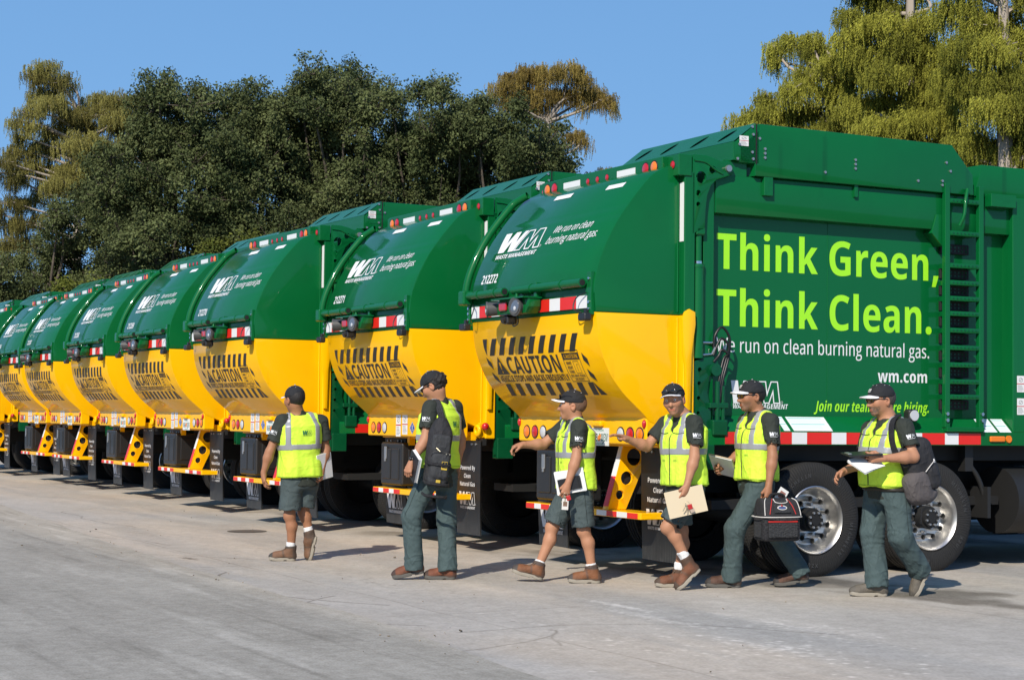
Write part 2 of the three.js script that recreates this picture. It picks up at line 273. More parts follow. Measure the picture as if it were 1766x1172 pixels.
function makeTruck() {
  const T = new THREE.Group(); T.name = 'garbage_truck';
  // ---- tailgate: green shell above, yellow hopper below, one outline
  const top = [], low = []; const sm = sOfY(2.335);
  for (let i = 0; i <= 26; i++) { const q = onCurve(sm * i / 26); top.push([q.z, q.y]); }
  for (let i = 0; i <= 22; i++) { const q = onCurve(lerp(sm, CL, i / 22)); low.push([q.z, q.y]); }
  part('tailgate_shell', drawX([...top, [-0.97, 2.335], [-0.97, 3.64], [-0.74, 3.64]], -1.17, 1.17, 0.007), MG, T);
  part('hopper', drawX([[low[0][0], 2.332], ...low.slice(1), [-0.56, 1.40], [-0.95, 1.26], [-0.95, 2.332]], -1.17, 1.17, 0.007), MY, T);
  part('sill', bx(-1.165, 1.165, 1.19, 1.452, -0.70, -0.534, 0.02), MY, T);
  part('hopper_floor', bx(-1.1, 1.1, 1.17, 1.26, -0.95, -0.70), MY, T);
  
  for (const s of [-1, 1]) {
    part('corner_post', bx(s > 0 ? 1.155 : -1.25, s > 0 ? 1.25 : -1.155, 2.337, 3.60, -0.975, -0.862, 0.012), MG, T);
    part('corner_post', bx(s > 0 ? 1.155 : -1.25, s > 0 ? 1.25 : -1.155, 1.19, 2.333, -0.975, -0.862, 0.012), MY, T);
    const lug = part('lifting_lug', drawX([[-0.84, 1.98], [-0.83, 2.30], [-0.855, 2.36], [-0.90, 2.385], [-0.96, 2.36], [-0.965, 2.25], [-0.945, 2.12], [-0.925, 1.98], [-0.915, 1.5], [-0.87, 1.5], [-0.86, 1.9]], s > 0 ? 1.25 : -1.285, s > 0 ? 1.285 : -1.25, 0.008), MY, T);
    part('reflective_strip', bx(s > 0 ? 1.178 : -1.24, s > 0 ? 1.24 : -1.178, 2.98, 3.50, -0.861, -0.858), Mwhite, T);
    part('lamp_box', bx(s > 0 ? 1.085 : -1.262, s > 0 ? 1.262 : -1.085, 3.555, 3.745, -0.93, -0.79, 0.008), MG, T);
    lamp('marker_lamp', T, s * 1.165, 3.655, -0.79, 0.036, MlensR);
    // tow eye and lamp low on the side
    part('tow_eye', [new THREE.TorusGeometry(0.045, 0.024, 10, 20).translate(s * 1.205, 1.275, -0.79), bx(s * 1.205 - 0.03, s * 1.205 + 0.03, 1.20, 1.36, -0.87, -0.80, 0.01)], MY, T);
    part('marker_lamp', new THREE.SphereGeometry(0.042, 14, 10).translate(s * 1.275, 1.32, -0.845), MlensR, T);
    part('weld_seam', rod(V(s * 1.17, 2.36, -0.845), V(s * 1.17, 3.5, -0.845), 0.008), MG, T); part('weld_seam', rod(V(s * 1.17, 1.25, -0.845), V(s * 1.17, 2.31, -0.845), 0.008), MY, T);
    // hinge plate with lightening holes
    part('hinge_plate', drawX([[-0.945, 3.05], [-1.075, 3.10], [-1.085, 3.28], [-1.10, 3.40], [-1.14, 3.49], [-1.20, 3.545], [-1.29, 3.575], [-1.36, 3.60], [-1.385, 3.65], [-1.36, 3.70], [-1.31, 3.725], [-1.25, 3.71], [-1.17, 3.735], [-1.08, 3.755], [-0.945, 3.755]], s > 0 ? 1.225 : -1.25, s > 0 ? 1.25 : -1.225, 0.004,
      [[-1.035, 3.555, 0.058], [-1.155, 3.63, 0.040], [-1.005, 3.415, 0.030], [-1.005, 3.315, 0.025]]), MG, T);
    part('hinge_flange', tube([V(s * 1.252, 3.70, -0.96), V(s * 1.252, 3.69, -1.08), V(s * 1.252, 3.63, -1.19), V(s * 1.252, 3.60, -1.26)], 0.010, 16, 6), MG, T);
    part('hinge_pin', disc(s * 1.25, 3.652, -1.318, 0.03, 0.05, 'x', 14), Msteel, T);
    // lift cylinder and the lock linkage under it
    part('lift_cylinder', [rod(V(s * 1.2, 1.96, -1.035), V(s * 1.2, 2.78, -1.035), 0.056, 0.056, 20), rod(V(s * 1.2, 2.78, -1.035), V(s * 1.2, 3.08, -1.035), 0.036), rod(V(s * 1.2, 2.76, -1.035), V(s * 1.2, 2.79, -1.035), 0.06, 0.06, 20), bx(s * 1.2 - 0.05, s * 1.2 + 0.05, 3.04, 3.12, -1.09, -0.985, 0.02)], MG, T);
    part('rod_collar', rod(V(s * 1.2, 2.79, -1.035), V(s * 1.2, 2.815, -1.035), 0.04), Mchrome, T);
    part('lock_linkage', [drawX([[-0.985, 1.02], [-1.10, 1.02], [-1.11, 1.22], [-1.17, 1.30], [-1.17, 1.52], [-1.13, 1.66], [-1.15, 1.80], [-1.26, 1.90], [-1.19, 1.98], [-1.07, 1.96], [-0.985, 1.93]], s > 0 ? 1.19 : -1.23, s > 0 ? 1.23 : -1.19, 0.006, [[-1.045, 1.86, 0.026], [-1.04, 1.74, 0.024], [-1.035, 1.61, 0.024], [-1.03, 1.48, 0.022]]),
      disc(s * 1.24, 1.86, -1.20, 0.055, 0.05, 'x', 18), rod(V(s * 1.25, 1.38, -1.22), V(s * 1.25, 1.76, -1.22), 0.022), rod(V(s * 1.25, 1.34, -1.28), V(s * 1.25, 1.72, -1.28), 0.018), bx(s * 1.24 - 0.03, s * 1.24 + 0.03, 1.52, 1.57, -1.33, -1.13, 0.01), bx(s * 1.24 - 0.035, s * 1.24 + 0.035, 1.28, 1.42, -1.32, -1.16, 0.015),
      bx(s * 1.2 - 0.06, s * 1.2 + 0.06, 0.98, 1.20, -1.19, -1.0, 0.01)], MGdark, T);
    for (let k = 0; k < 3; k++) part('hydraulic_hose', tube([V(s * 1.23, 2.05 - 0.06 * k, -1.19), V(s * 1.235, 2.17 - 0.09 * k, -1.205 - 0.02 * k), V(s * 1.24, 2.24 - 0.10 * k, -1.27), V(s * (1.245 + 0.01 * k), 2.16 - 0.08 * k, -1.345 + 0.01 * k), V(s * 1.24, 1.98, -1.345 + 0.02 * k), V(s * 1.25, 1.78, -1.28 + 0.02 * k), V(s * 1.245, 1.5, -1.235 + 0.015 * k)], 0.0125, 40, 8), Mhose, T);
    part('hose_fitting', [rod(V(s * 1.2, 2.10, -1.09), V(s * 1.22, 2.10, -1.19), 0.011), rod(V(s * 1.2, 1.99, -1.09), V(s * 1.22, 2.0, -1.18), 0.011), rod(V(s * 1.22, 2.0, -1.18), V(s * 1.24, 2.06, -1.20), 0.012)], Mchrome, T);
  }
  // ---- light bar over the tailgate
  part('light_bar', bx(-1.09, 1.085, 3.57, 3.738, -0.86, -0.731, 0.01), MG, T);
  part('roof_plate', bx(-1.15, 1.15, 3.60, 3.66, -0.985, -0.84, 0.004), MG, T);
  for (const [x, m] of [[-0.985, MlensA], [-0.845, MlensR], [0.815, MlensR], [0.955, MlensA]]) lamp('stop_lamp', T, x, 3.655, -0.731, 0.055, m);
  for (const x of [-0.205, -0.03, 0.145]) lamp('marker_lamp', T, x, 3.655, -0.731, 0.030, MlensR);
  for (const x of [-0.665, 0.325]) part('reflective_strip', bx(x, x + 0.315, 3.622, 3.69, -0.731, -0.728), Mwhite, T);
  part('bolt', [-0.6, -0.2, 0.2, 0.6, 1.0].map((x) => disc(x, 3.742, -0.79, 0.012, 0.012, 'y', 8)), Msteel, T);
  // ---- pipes, tape and lamps on the bulge
  const pipe = [V(-1.06, 3.60, -0.55)]; for (let i = 0; i <= 10; i++) { const q = onCurve(lerp(0.16, sOfY(2.60), i / 10), 0.055); pipe.push(V(-1.20 + 0.05 * Math.max(0, 0.3 - i / 10), q.y, q.z)); }
  part('pipe', tube(pipe, 0.038, 48, 12), MG, T);
  part('pipe_elbow', bx(-1.255, -1.13, 2.50, 2.64, 0.0, 0.11, 0.02), MG, T);
  for (const [a, b] of [[-1.14, -0.38], [-0.20, 1.05]]) { part('pipe', rod(V(a, 2.588, 0.055), V(b, 2.588, 0.055), 0.038, 0.038, 18), MG, T); part('pipe_end', disc(b - 0.001, 2.588, 0.055, 0.028, 0.006, 'x', 16), Mblack, T); }
  for (const x of [-0.9, -0.55, 0.15, 0.7]) part('clamp', disc(x, 2.588, 0.055, 0.044, 0.02, 'x', 16), MG, T);
  for (const s of [-1, 1]) {
    part('side_bracket', bx(s > 0 ? 1.075 : -1.215, s > 0 ? 1.145 : -1.165, 2.31, s > 0 ? 2.68 : 2.52, -0.03, 0.022, 0.004), MG, T);
    part('bolt', [2.36, 2.42, s > 0 ? 2.62 : 2.47].map((y) => disc(s * (s > 0 ? 1.11 : 1.19), y, 0.025, 0.014, 0.012, 'z', 8)), Mchrome, T);
    part('work_lamp', [bx(s * 1.09 - 0.062 - (s < 0 ? 0.12 : 0), s * 1.09 + 0.062 - (s < 0 ? 0.12 : 0), 2.255, 2.325, 0.012, 0.09, 0.02), bx(s * 1.09 - 0.02 - (s < 0 ? 0.12 : 0), s * 1.09 + 0.02 - (s < 0 ? 0.12 : 0), 2.32, 2.36, 0.01, 0.05)], Mplastic, T);
    part('cable', tube([V(s * 1.05, 2.33, 0.06), V(s * 0.98, 2.36, 0.10), V(s * 0.98, 2.46, 0.07), V(s * 1.08, 2.50, 0.03)], 0.006, 20, 6), Mhose, T);
  }
  part('mounting_band', skinPatch(-1.165, 1.165, sOfY(2.50), sOfY(2.345), 0.006, 8), MG, T);
  tapeRow(T, 4, -1.14, -0.30, 2.425, 0.11, 0.012, 0, [0.8, 1.2]); tapeRow(T, 4, 0.12, 1.07, 2.425, 0.11, 0.012, 1, [1.2, 0.8]);
  const unit = part('lamp_bracket', [drawZ([[-0.32, 2.36], [0.22, 2.36], [0.27, 2.42], [0.27, 2.50], [-0.28, 2.50], [-0.34, 2.46]], 0.03, 0.16, 0.008), bx(-0.34, 0.28, 2.495, 2.508, 0.02, 0.22), rod(V(-0.1, 2.5, 0.08), V(-0.12, 2.58, 0.06), 0.014), bx(0.19, 0.24, 2.38, 2.64, 0.005, 0.06, 0.006)], MG, T);
  for (const [x, r, ax] of [[-0.365, 0.068, -0.075], [0.085, 0.08, 0.03]]) {
    part('work_lamp', [rod(V(x, 2.43, 0.06), V(x + ax * 0.9, 2.42, 0.20), r * 0.82, r, 24), rod(V(x + ax * 0.9, 2.42, 0.20), V(x + ax, 2.419, 0.215), r * 1.06, r * 1.06, 24)], std(0.07, 0.07, 0.07, 0.5), unit);
    const l = part('lens', lensGeo(r * 0.86), Mbowl, T); l.scale.z = 0.25; l.position.set(x + ax, 2.419, 0.215); l.rotation.y = ax * 4; const bulb = part('bulb', new THREE.SphereGeometry(0.02, 10, 8).translate(0.01, -0.015, 0.025), MlensW, l); void bulb;
  }
  part('stop_lamp', bx(-0.255, -0.115, 2.395, 2.475, 0.16, 0.185, 0.02), MlensR, T);
  part('rear_camera', [bx(-0.17, -0.07, 2.27, 2.35, 0.08, 0.19, 0.02), rod(V(-0.12, 2.31, 0.19), V(-0.12, 2.30, 0.215), 0.03), bx(-0.19, -0.05, 2.35, 2.362, 0.05, 0.2)], Mplastic, T);
  part('camera_cable', tube([V(0.0, 2.37, 0.12), V(0.06, 2.27, 0.15), V(0.0, 2.25, 0.16), V(-0.07, 2.29, 0.13)], 0.007, 20, 6), Mhose, T);
  // ---- print on the bulge
  part('logo_print', skinPatch(-0.965, 1.01, sOfY(3.255), lerp(sOfY(3.255), sOfY(2.80), 0.74), 0.003), backPrint, T);
  part('fleet_number', skinPatch(-1.02, -0.68, sOfY(2.80), sOfY(2.68), 0.003, 8), fleetNumber('212272'), T);
  part('caution_print', skinPatch(-0.98, 0.90, sOfY(2.165), sOfY(1.63), 0.003), caution, T);
  part('reflective_strip', skinPatch(-0.45, -0.13, 0.10, 0.16, 0.003, 4), Mwhite, T); part('reflective_strip', skinPatch(0.5, 0.8, 0.10, 0.16, 0.003, 4), Mwhite, T);
  // ---- sill lamps, plate, notices
  for (const [x, m] of [[-0.995, MlensA], [-0.832, MlensR], [-0.67, MlensW], [0.745, MlensW], [0.905, MlensR], [1.065, MlensA]]) lamp('tail_lamp', T, x, 1.285, -0.534, 0.058, m);
  for (const s of [-1, 1]) part('marker_lamp', new THREE.SphereGeometry(0.03, 12, 8).scale(0.7, 1.3, 0.7).translate(s * 1.14, 1.375, -0.53), MlensR, T);
  part('number_plate', new THREE.BoxGeometry(0.32, 0.16, 0.005).translate(0.39, 1.255, -0.530), plateMat, T);
  part('plate_lamp', [bx(0.30, 0.46, 1.345, 1.40, -0.545, -0.49, 0.02)], MY, T);
  part('notice', new THREE.PlaneGeometry(0.13, 0.25).translate(-0.28, 1.315, -0.531), noticeMat, T); part('notice', new THREE.PlaneGeometry(0.14, 0.22).translate(-0.10, 1.325, -0.531), noticeMat, T);
  part('fuel_notice', new THREE.PlaneGeometry(0.10, 0.10).rotateZ(Math.PI / 4).translate(0.10, 1.29, -0.531), cngMat, T);
  // ---- rear step, its brackets, tool box, mud flaps
  const step = part('rear_step', bx(-1.05, 1.05, 0.54, 0.60, -0.80, -0.56, 0.008), MY, T);
  tapeRow(T, 5, -1.04, -0.28, 0.57, 0.048, -0.559, 1, [1, 0.8]); tapeRow(T, 4, 0.30, 1.0, 0.57, 0.048, -0.559, 0, [1, 1]);
  for (const x of [0.45]) {
    part('step_bracket', drawX([[-0.555, 0.603], [-0.745, 0.603], [-0.985, 1.10], [-0.985, 1.22], [-0.73, 1.22]], x + 0.03, x + 0.055, 0.004, [[-0.83, 1.075, 0.083], [-0.75, 0.885, 0.066], [-0.68, 0.735, 0.046]]), MY, T);
    part('step_bracket', drawX([[-0.553, 0.603], [-0.565, 0.603], [-0.745, 1.20], [-0.733, 1.20]], x - 0.04, x + 0.055, 0.003), MY, T);
    const slope = (t, o) => V(0, lerp(0.603, 1.20, t), lerp(-0.553, -0.733, t) + o);
    for (const [a, b, m] of [[0.05, 0.5, Mred], [0.5, 0.95, Mwhite]]) part('reflective_tape', drawX([[slope(a, 0.002).z, slope(a, 0).y], [slope(b, 0.002).z, slope(b, 0).y], [slope(b, 0.006).z, slope(b, 0).y], [slope(a, 0.006).z, slope(a, 0).y]], x - 0.032, x + 0.047, 0), m, T);
  }
  part('tool_box', [bx(-0.93, -0.33, 0.63, 1.12, -1.0, -0.60, 0.03), bx(-0.86, -0.63, 0.70, 1.05, -0.61, -0.585, 0.02), bx(-0.60, -0.40, 0.70, 1.05, -0.61, -0.588, 0.02), bx(-0.335, -0.318, 0.72, 1.04, -0.92, -0.68, 0.01)], Mplastic, T);
  part('latch', [bx(-0.775, -0.715, 0.93, 1.07, -0.586, -0.575, 0.004), bx(-0.76, -0.73, 0.90, 0.94, -0.585, -0.57, 0.004)], Msteel, T);
  part('box_hanger', bx(-0.36, -0.30, 1.09, 1.20, -0.75, -0.68), MY, T);
  for (const s of [-1, 1]) {
    const g = new THREE.PlaneGeometry(0.6, 1.0, 6, 10); { const p = g.attributes.position; for (let i = 0; i < p.count; i++) { const x = p.getX(i), y = p.getY(i); p.setZ(i, 0.018 * Math.sin(x * 4 + s) * (0.5 - y) - 0.02 * (0.5 - y) * (0.5 - y)); } g.computeVertexNormals(); }
    const back = g.clone().translate(0, 0, -0.012), f = part('mud_flap', [g, back], flapMat, T); f.position.set(s * 0.965, 0.67, -0.80);
    const pr = g.clone(); { const p = pr.attributes.position; for (let i = 0; i < p.count; i++) { p.setX(i, p.getX(i) * 0.80); p.setY(i, s > 0 ? p.getY(i) * 0.64 - 0.06 : p.getY(i) * 0.30 - 0.27); } }
    part('flap_print', pr.translate(0, 0, 0.006), s > 0 ? flapPrint : flapLogo, f);
    part('flap_bolts', [-0.2, -0.1, 0.1, 0.2].map((x) => disc(x, 0.46, 0.008, 0.012, 0.014, 'z', 8)), Msteel, f);
    part('flap_hanger', bx(s * 0.965 - 0.31, s * 0.965 + 0.31, 1.12, 1.19, -0.86, -0.82), Mchassis, T);
  }
  // ---- body: panel, band, sloping lower rail, striped rail
  part('body', [bx(-1.10, 1.10, 1.40, 3.40, -7.4, -1.10), bx(-1.19, 1.19, 3.257, 3.607, -7.4, -1.215, 0.01)], MG, T);
  for (const s of [-1, 1]) {
    const ax = (a, b) => (s > 0 ? [a, b] : [-b, -a]);
    part('rear_post', bx(...ax(1.09, 1.20), 1.32, 3.62, -1.21, -1.095, 0.008), MG, T);
    part('body_band', drawX([[-1.22, 3.258], [-7.4, 3.258], [-7.4, 3.60], [-1.22, 3.60]], ...ax(1.185, 1.205), 0.004), MG, T);
    part('lower_rail', [drawZ([[1.10, 1.46], [1.252, 1.322], [1.252, 1.20], [1.02, 1.20], [1.02, 1.40]].map(([x, y]) => [s * x, y]), -7.4, -1.10, 0.004)], MG, T);
    for (const [a, b] of [[-4.70, -4.86], [-6.0, -6.1], [-7.3, -7.4]]) part('side_post', bx(...ax(1.09, 1.25), 1.325, 3.62, b, a, 0.01), MG, T);
    part('side_seam', rod(V(s * 1.101, 1.45, -2.55), V(s * 1.101, 3.25, -2.55), 0.004), MG, T);
    part('gusset', [drawX([[-3.76, 3.40], [-3.83, 3.40], [-3.83, 3.10], [-3.70, 3.22]], ...ax(1.10, 1.22), 0.003)], MG, T);
    part('band_box', bx(...ax(1.19, 1.30), 3.51, 3.635, -4.70, -4.376, 0.006), MG, T);
    let z = -1.302; for (let k = 0; k < 16; k++) { const w = k % 2 ? 0.17 : 0.28; if (z - w < -4.33) break; part('reflective_tape', bx(...(s > 0 ? [1.253, 1.256] : [-1.256, -1.253]), 1.208, 1.315, z - w + 0.001, z - 0.001), k % 2 ? Mwhite : Mred, T); z -= w; }
    part('side_lamp', bx(...ax(1.252, 1.275), 1.235, 1.29, -4.58, -4.39, 0.02), MlensA, T); part('side_lamp', disc(s * 1.258, 1.262, -4.635, 0.035, 0.02, 'x', 16), MlensA, T);
    part('side_work_lamp', [bx(...ax(1.20, 1.30), 1.42, 1.54, -3.48, -3.36, 0.03)], Mplastic, T); part('lens', disc(s * 1.29, 1.48, -3.42, 0.05, 0.03, 'x', 18), MlensW, T);
    // ladder with perforated steps
    const ly = [1.685, 1.83, 1.99, 2.155, 2.32, 2.48, 2.625, 2.775, 2.94, 3.25, 3.56];
    for (const lz of [-3.85, -4.275]) part('ladder_rail', bx(...ax(1.225, 1.275), 1.37, 3.70, lz - 0.03, lz + 0.03, 0.006), MG, T);
    for (const y of ly) {
      const sp = part('ladder_step', drawX([[-4.245, y - 0.045], [-4.245, y], [-3.88, y], [-3.88, y - 0.045]], ...ax(1.12, 1.276), 0.003), MG, T);
      const hs = []; for (let k = 0; k < 7; k++) hs.push(disc(s * 1.276, y - 0.022, -3.92 - k * 0.048, 0.009, 0.006, 'x', 8)); part('perforations', hs, MGdark, sp).userData.kind = 'stuff';
    }
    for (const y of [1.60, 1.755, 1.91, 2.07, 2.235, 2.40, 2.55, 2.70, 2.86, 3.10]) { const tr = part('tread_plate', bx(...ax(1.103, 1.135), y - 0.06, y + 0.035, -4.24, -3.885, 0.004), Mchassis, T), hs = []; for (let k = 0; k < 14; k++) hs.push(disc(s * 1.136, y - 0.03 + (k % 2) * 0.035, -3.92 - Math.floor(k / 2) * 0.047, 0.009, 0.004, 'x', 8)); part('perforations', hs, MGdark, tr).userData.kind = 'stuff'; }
    part('ladder_foot', [bx(...ax(1.20, 1.29), 1.33, 1.375, -4.30, -3.83, 0.006)], MG, T);
    part('bolt', [disc(s * 1.28, 1.50, -3.84, 0.018, 0.02, 'x', 8), disc(s * 1.28, 1.50, -4.28, 0.018, 0.02, 'x', 8), disc(s * 1.28, 1.44, -3.84, 0.018, 0.02, 'x', 8), disc(s * 1.28, 1.44, -4.28, 0.018, 0.02, 'x', 8)], Mchrome, T);
    part('ladder_hook', tube([V(s * 1.27, 3.66, -4.10), V(s * 1.30, 3.55, -4.05), V(s * 1.31, 3.40, -4.02), V(s * 1.28, 3.30, -3.99)], 0.018, 16, 8), MG, T);
    // notices on the sloping rail
    for (const [z0, z1] of [[-1.95, -2.02], [-2.06, -2.50], [-4.32, -4.50], [-4.53, -4.68]]) {
      const g = new THREE.PlaneGeometry(1, 1), p = g.attributes.position, uv = g.attributes.uv; for (let i = 0; i < 4; i++) { const t = uv.getY(i), zz = lerp(z0, z1, s > 0 ? uv.getX(i) : 1 - uv.getX(i)); p.setXYZ(i, s * (lerp(1.252, 1.10, t * 0.92 + 0.02) + 0.003), lerp(1.322, 1.46, t * 0.92 + 0.02) + 0.003, zz); }
      g.computeVertexNormals(); part('notice_sheet', g, sheetMat, T);
    }
    part('slogan_lettering', [sideText(boldFont, 'Think Green,', -1.305, -3.885, 2.772, 0.318, s), sideText(boldFont, 'Think Clean.', -1.305, -3.80, 2.262, 0.326, s), sideText(boldFont, "Join our team. We're hiring.", -2.40, -3.765, 1.508, 0.095, s, 0.2)], MLime, T);
    part('slogan_lettering', [sideText(thinFont, 'We run on clean burning natural gas.', -1.305, -3.77, 2.028, 0.128, s), sideText(boldFont, 'wm.com', -3.145, -3.745, 1.792, 0.112, s), sideText(boldFont, 'WASTE MANAGEMENT', -1.485, -2.095, 1.524, 0.044, s, 0.15)], MVinyl, T);
    part('logo_print', new THREE.PlaneGeometry(0.67, 0.225).rotateY(s * Math.PI / 2).translate(s * 1.103, 1.672, -1.795), sideLogo, T);
    part('notice', new THREE.PlaneGeometry(0.10, 0.16).rotateY(s * Math.PI / 2).translate(s * 1.2535, 1.80, -4.80), noticeMat, T); part('notice', new THREE.PlaneGeometry(0.10, 0.16).rotateY(s * Math.PI / 2).translate(s * 1.2535, 1.58, -4.80), noticeMat, T);
  }
  // ---- hood on the roof, with a slanted plate of slots at its rear
  part('roof_hood', drawX([[-1.45, 3.72], [-1.45, 3.86], [-1.66, 4.03], [-1.66, 4.083], [-3.923, 4.075], [-4.185, 3.803], [-4.20, 3.61], [-1.614, 3.61], [-1.614, 3.72]], -0.65, 1.25, 0.006), MG, T);
  { const L = Math.hypot(0.239, 0.181), sl = []; for (const x of [-0.43, 0.02, 0.53, 0.98]) sl.push([x, L * 0.5, 0.105, 0.42, -0.5]);
    const g = drawZ([[-0.65, 0], [1.25, 0], [1.25, L], [-0.65, L]], 0, 0.002, 0, sl); g.rotateX(-Math.atan2(0.239, 0.181)); g.translate(0, 3.904, -1.380); part('slotted_plate', g, MG, T); const back = drawZ([[-0.63, 0.01], [1.235, 0.01], [1.235, L - 0.01], [-0.63, L - 0.01]], -0.03, -0.025, 0); back.rotateX(-Math.atan2(0.239, 0.181)); back.translate(0, 3.904, -1.380); part('slot_shade_backing', back, Mchassis, T); }  // black sheet added behind the slots to stand for the shade inside the hood
  part('hood_lip', bx(-0.65, 1.25, 3.735, 3.902, -1.392, -1.376, 0.003), MG, T);
  for (const x of [[1.236, 1.25], [-0.65, -0.636]]) part('hood_cheek', drawX([[-1.39, 3.738], [-1.39, 3.895], [-1.62, 4.078], [-1.655, 4.078], [-1.655, 3.722], [-1.46, 3.722]], x[0], x[1], 0.002), MG, T);
  part('hood_seam', bx(1.249, 1.254, 3.715, 4.08, -1.632, -1.620), Mchassis, T);
  for (const [z, y] of [[-1.58, 4.05], [-1.59, 3.98], [-1.66, 3.95], [-1.58, 3.82], [-1.59, 3.76], [-1.72, 3.86], [-1.72, 3.82], [-1.72, 3.78], [-1.44, 3.88], [-1.42, 3.75], [-2.75, 3.84], [-2.75, 3.80], [-2.75, 3.76], [-3.85, 3.90], [-3.90, 3.82], [-3.80, 3.72], [-3.80, 3.68], [-3.5, 3.70], [-2.4, 3.70]]) part('bolt', disc(1.254, y, z, 0.013, 0.012, 'x', 8), Msteel, T);
  part('hood_notice', new THREE.PlaneGeometry(0.10, 0.09).rotateY(Math.PI / 2).translate(1.253, 3.915, -1.49), noticeMat, T);
  part('hood_foot', [bx(1.19, 1.245, 3.44, 3.75, -1.82, -1.72, 0.006), bx(1.19, 1.23, 3.50, 3.66, -2.80, -2.76), bx(1.15, 1.20, 3.56, 3.74, -1.56, -1.30, 0.006)], MG, T);
  part('front_hood', [drawX([[-4.244, 3.61], [-4.244 + 0.0, 3.66], [-4.33, 3.92], [-7.4, 3.92], [-7.4, 3.61]], -1.15, 1.22, 0.006)], MG, T);
  // ---- chassis, wheels, tank
  part('chassis', [bx(-0.46, -0.38, 0.74, 1.02, -9.6, -0.75), bx(0.38, 0.46, 0.74, 1.02, -9.6, -0.75), bx(-1.0, 1.0, 1.05, 1.20, -7.4, -1.1), bx(-0.46, 0.46, 0.80, 0.95, -1.6, -1.5), ...[-2.308, -3.68].map((z) => rod(V(-0.9, 0.516, z), V(0.9, 0.516, z), 0.09)), bx(0.6, 1.05, 0.62, 0.70, -4.7, -1.3), bx(-1.05, -0.6, 0.9, 1.05, -4.7, -1.3)], Mchassis, T);
  for (const s of [-1, 1]) {
    for (const z of [-2.308, -3.68]) { wheel(T, s * 1.25, 0.519, z, s); wheel(T, s * 0.935, 0.519, z, s, false); }
    wheel(T, s * 1.22, 0.519, -8.35, s);
    part('tank', [rod(V(s * 0.95, 0.66, -4.75), V(s * 0.95, 0.66, -6.4), 0.33, 0.33, 28)], Mblack, T); part('tank_strap', [-5.1, -6.0].map((z) => rod(V(s * 0.95, 0.66, z - 0.03), V(s * 0.95, 0.66, z + 0.03), 0.337, 0.337, 28)), Msteel, T);
    part('fender_arm', [bx(s * 1.1 - 0.05, s * 1.1 + 0.05, 0.95, 1.2, -4.28, -4.18), tube([V(s * 1.12, 1.05, -4.22), V(s * 1.14, 0.9, -4.34), V(s * 1.14, 0.72, -4.42), V(s * 1.12, 0.55, -4.44)], 0.025, 16, 8), bx(s * 1.1 - 0.12, s * 1.1 + 0.12, 0.5, 0.8, -4.44, -4.40)], Mblack, T);
  }
  // ---- cab ahead of the body
  const cab = part('cab', drawX([[-7.75, 0.75], [-7.75, 2.75], [-7.95, 2.95], [-9.1, 2.95], [-9.35, 2.70], [-9.55, 1.75], [-9.6, 0.6], [-8.95, 0.6], [-8.85, 1.0], [-8.35, 1.12], [-7.85, 1.0], [-7.85, 0.75]], -1.2, 1.2, 0.03), MG, T);
  const glass = phy(0.02, 0.025, 0.03, 0.08, { clearcoat: 1 });
  for (const s of [-1, 1]) part('cab_window', drawX([[-8.3, 1.85], [-8.3, 2.6], [-9.05, 2.6], [-9.3, 1.85]], s > 0 ? 1.198 : -1.206, s > 0 ? 1.206 : -1.198, 0), glass, cab);
  { const g = new THREE.PlaneGeometry(2.1, 0.85); g.rotateY(Math.PI); g.rotateX(0.2); part('windscreen', g.translate(0, 2.22, -9.475), glass, cab); }
  part('bumper', bx(-1.2, 1.2, 0.45, 0.75, -9.75, -9.6, 0.03), Mchrome, T);
  return T;
}
const ORIGIN = V(-14.254, 0, -7.769);
const truck0 = makeTruck();
const rowGroup = 'green and yellow garbage trucks parked in a row';
const TRUCKS = [ // position relative to the nearest, turn in degrees, fleet number, label
  [0, 0, 0, '212272', 'garbage truck numbered 212272, large lime slogan on its side, nearest in the row'],
  [-3.735, 0.006, -0.6, '212271', 'garbage truck numbered 212271, second in the row, behind the man with backpack'],
  [-7.256, 0.454, 0.4, '212270', 'garbage truck numbered 212270, third in the row, behind the man walking away'],
  [-11.477, 0.20, 0.2, '212269', 'garbage truck fourth in the row, tool box in view left of the man walking away'],
  [-15.476, 0.012, -0.5, '212268', 'garbage truck fifth in the row counting the slogan truck, under the dark oak'],
  [-19.433, -0.095, -0.1, '212267', 'garbage truck sixth in the row counting the slogan truck'],
  [-22.213, -0.124, 0, '212266', 'garbage truck seventh in the row, close against the sixth'],
  [-26.638, -0.113, 0, '212265', 'garbage truck eighth in the row, second last at the left edge'],
  [-30.3, -0.10, 0, '212264', 'garbage truck farthest down the row, mostly hidden at the left edge'],
];
TRUCKS.forEach(([dx, dz, deg, no, label], i) => {
  const t = i ? truck0.clone() : truck0; t.name = numbered('garbage_truck'); scene.add(t);
  t.rotation.set(-0.0045, deg * Math.PI / 180, 0, 'YXZ'); t.position.set(ORIGIN.x + dx, 0.008, ORIGIN.z + dz);
  tag(t, label, 'garbage truck', rowGroup);
  if (i) t.children.find((c) => c.name === 'fleet_number').material = fleetNumber(no);
});
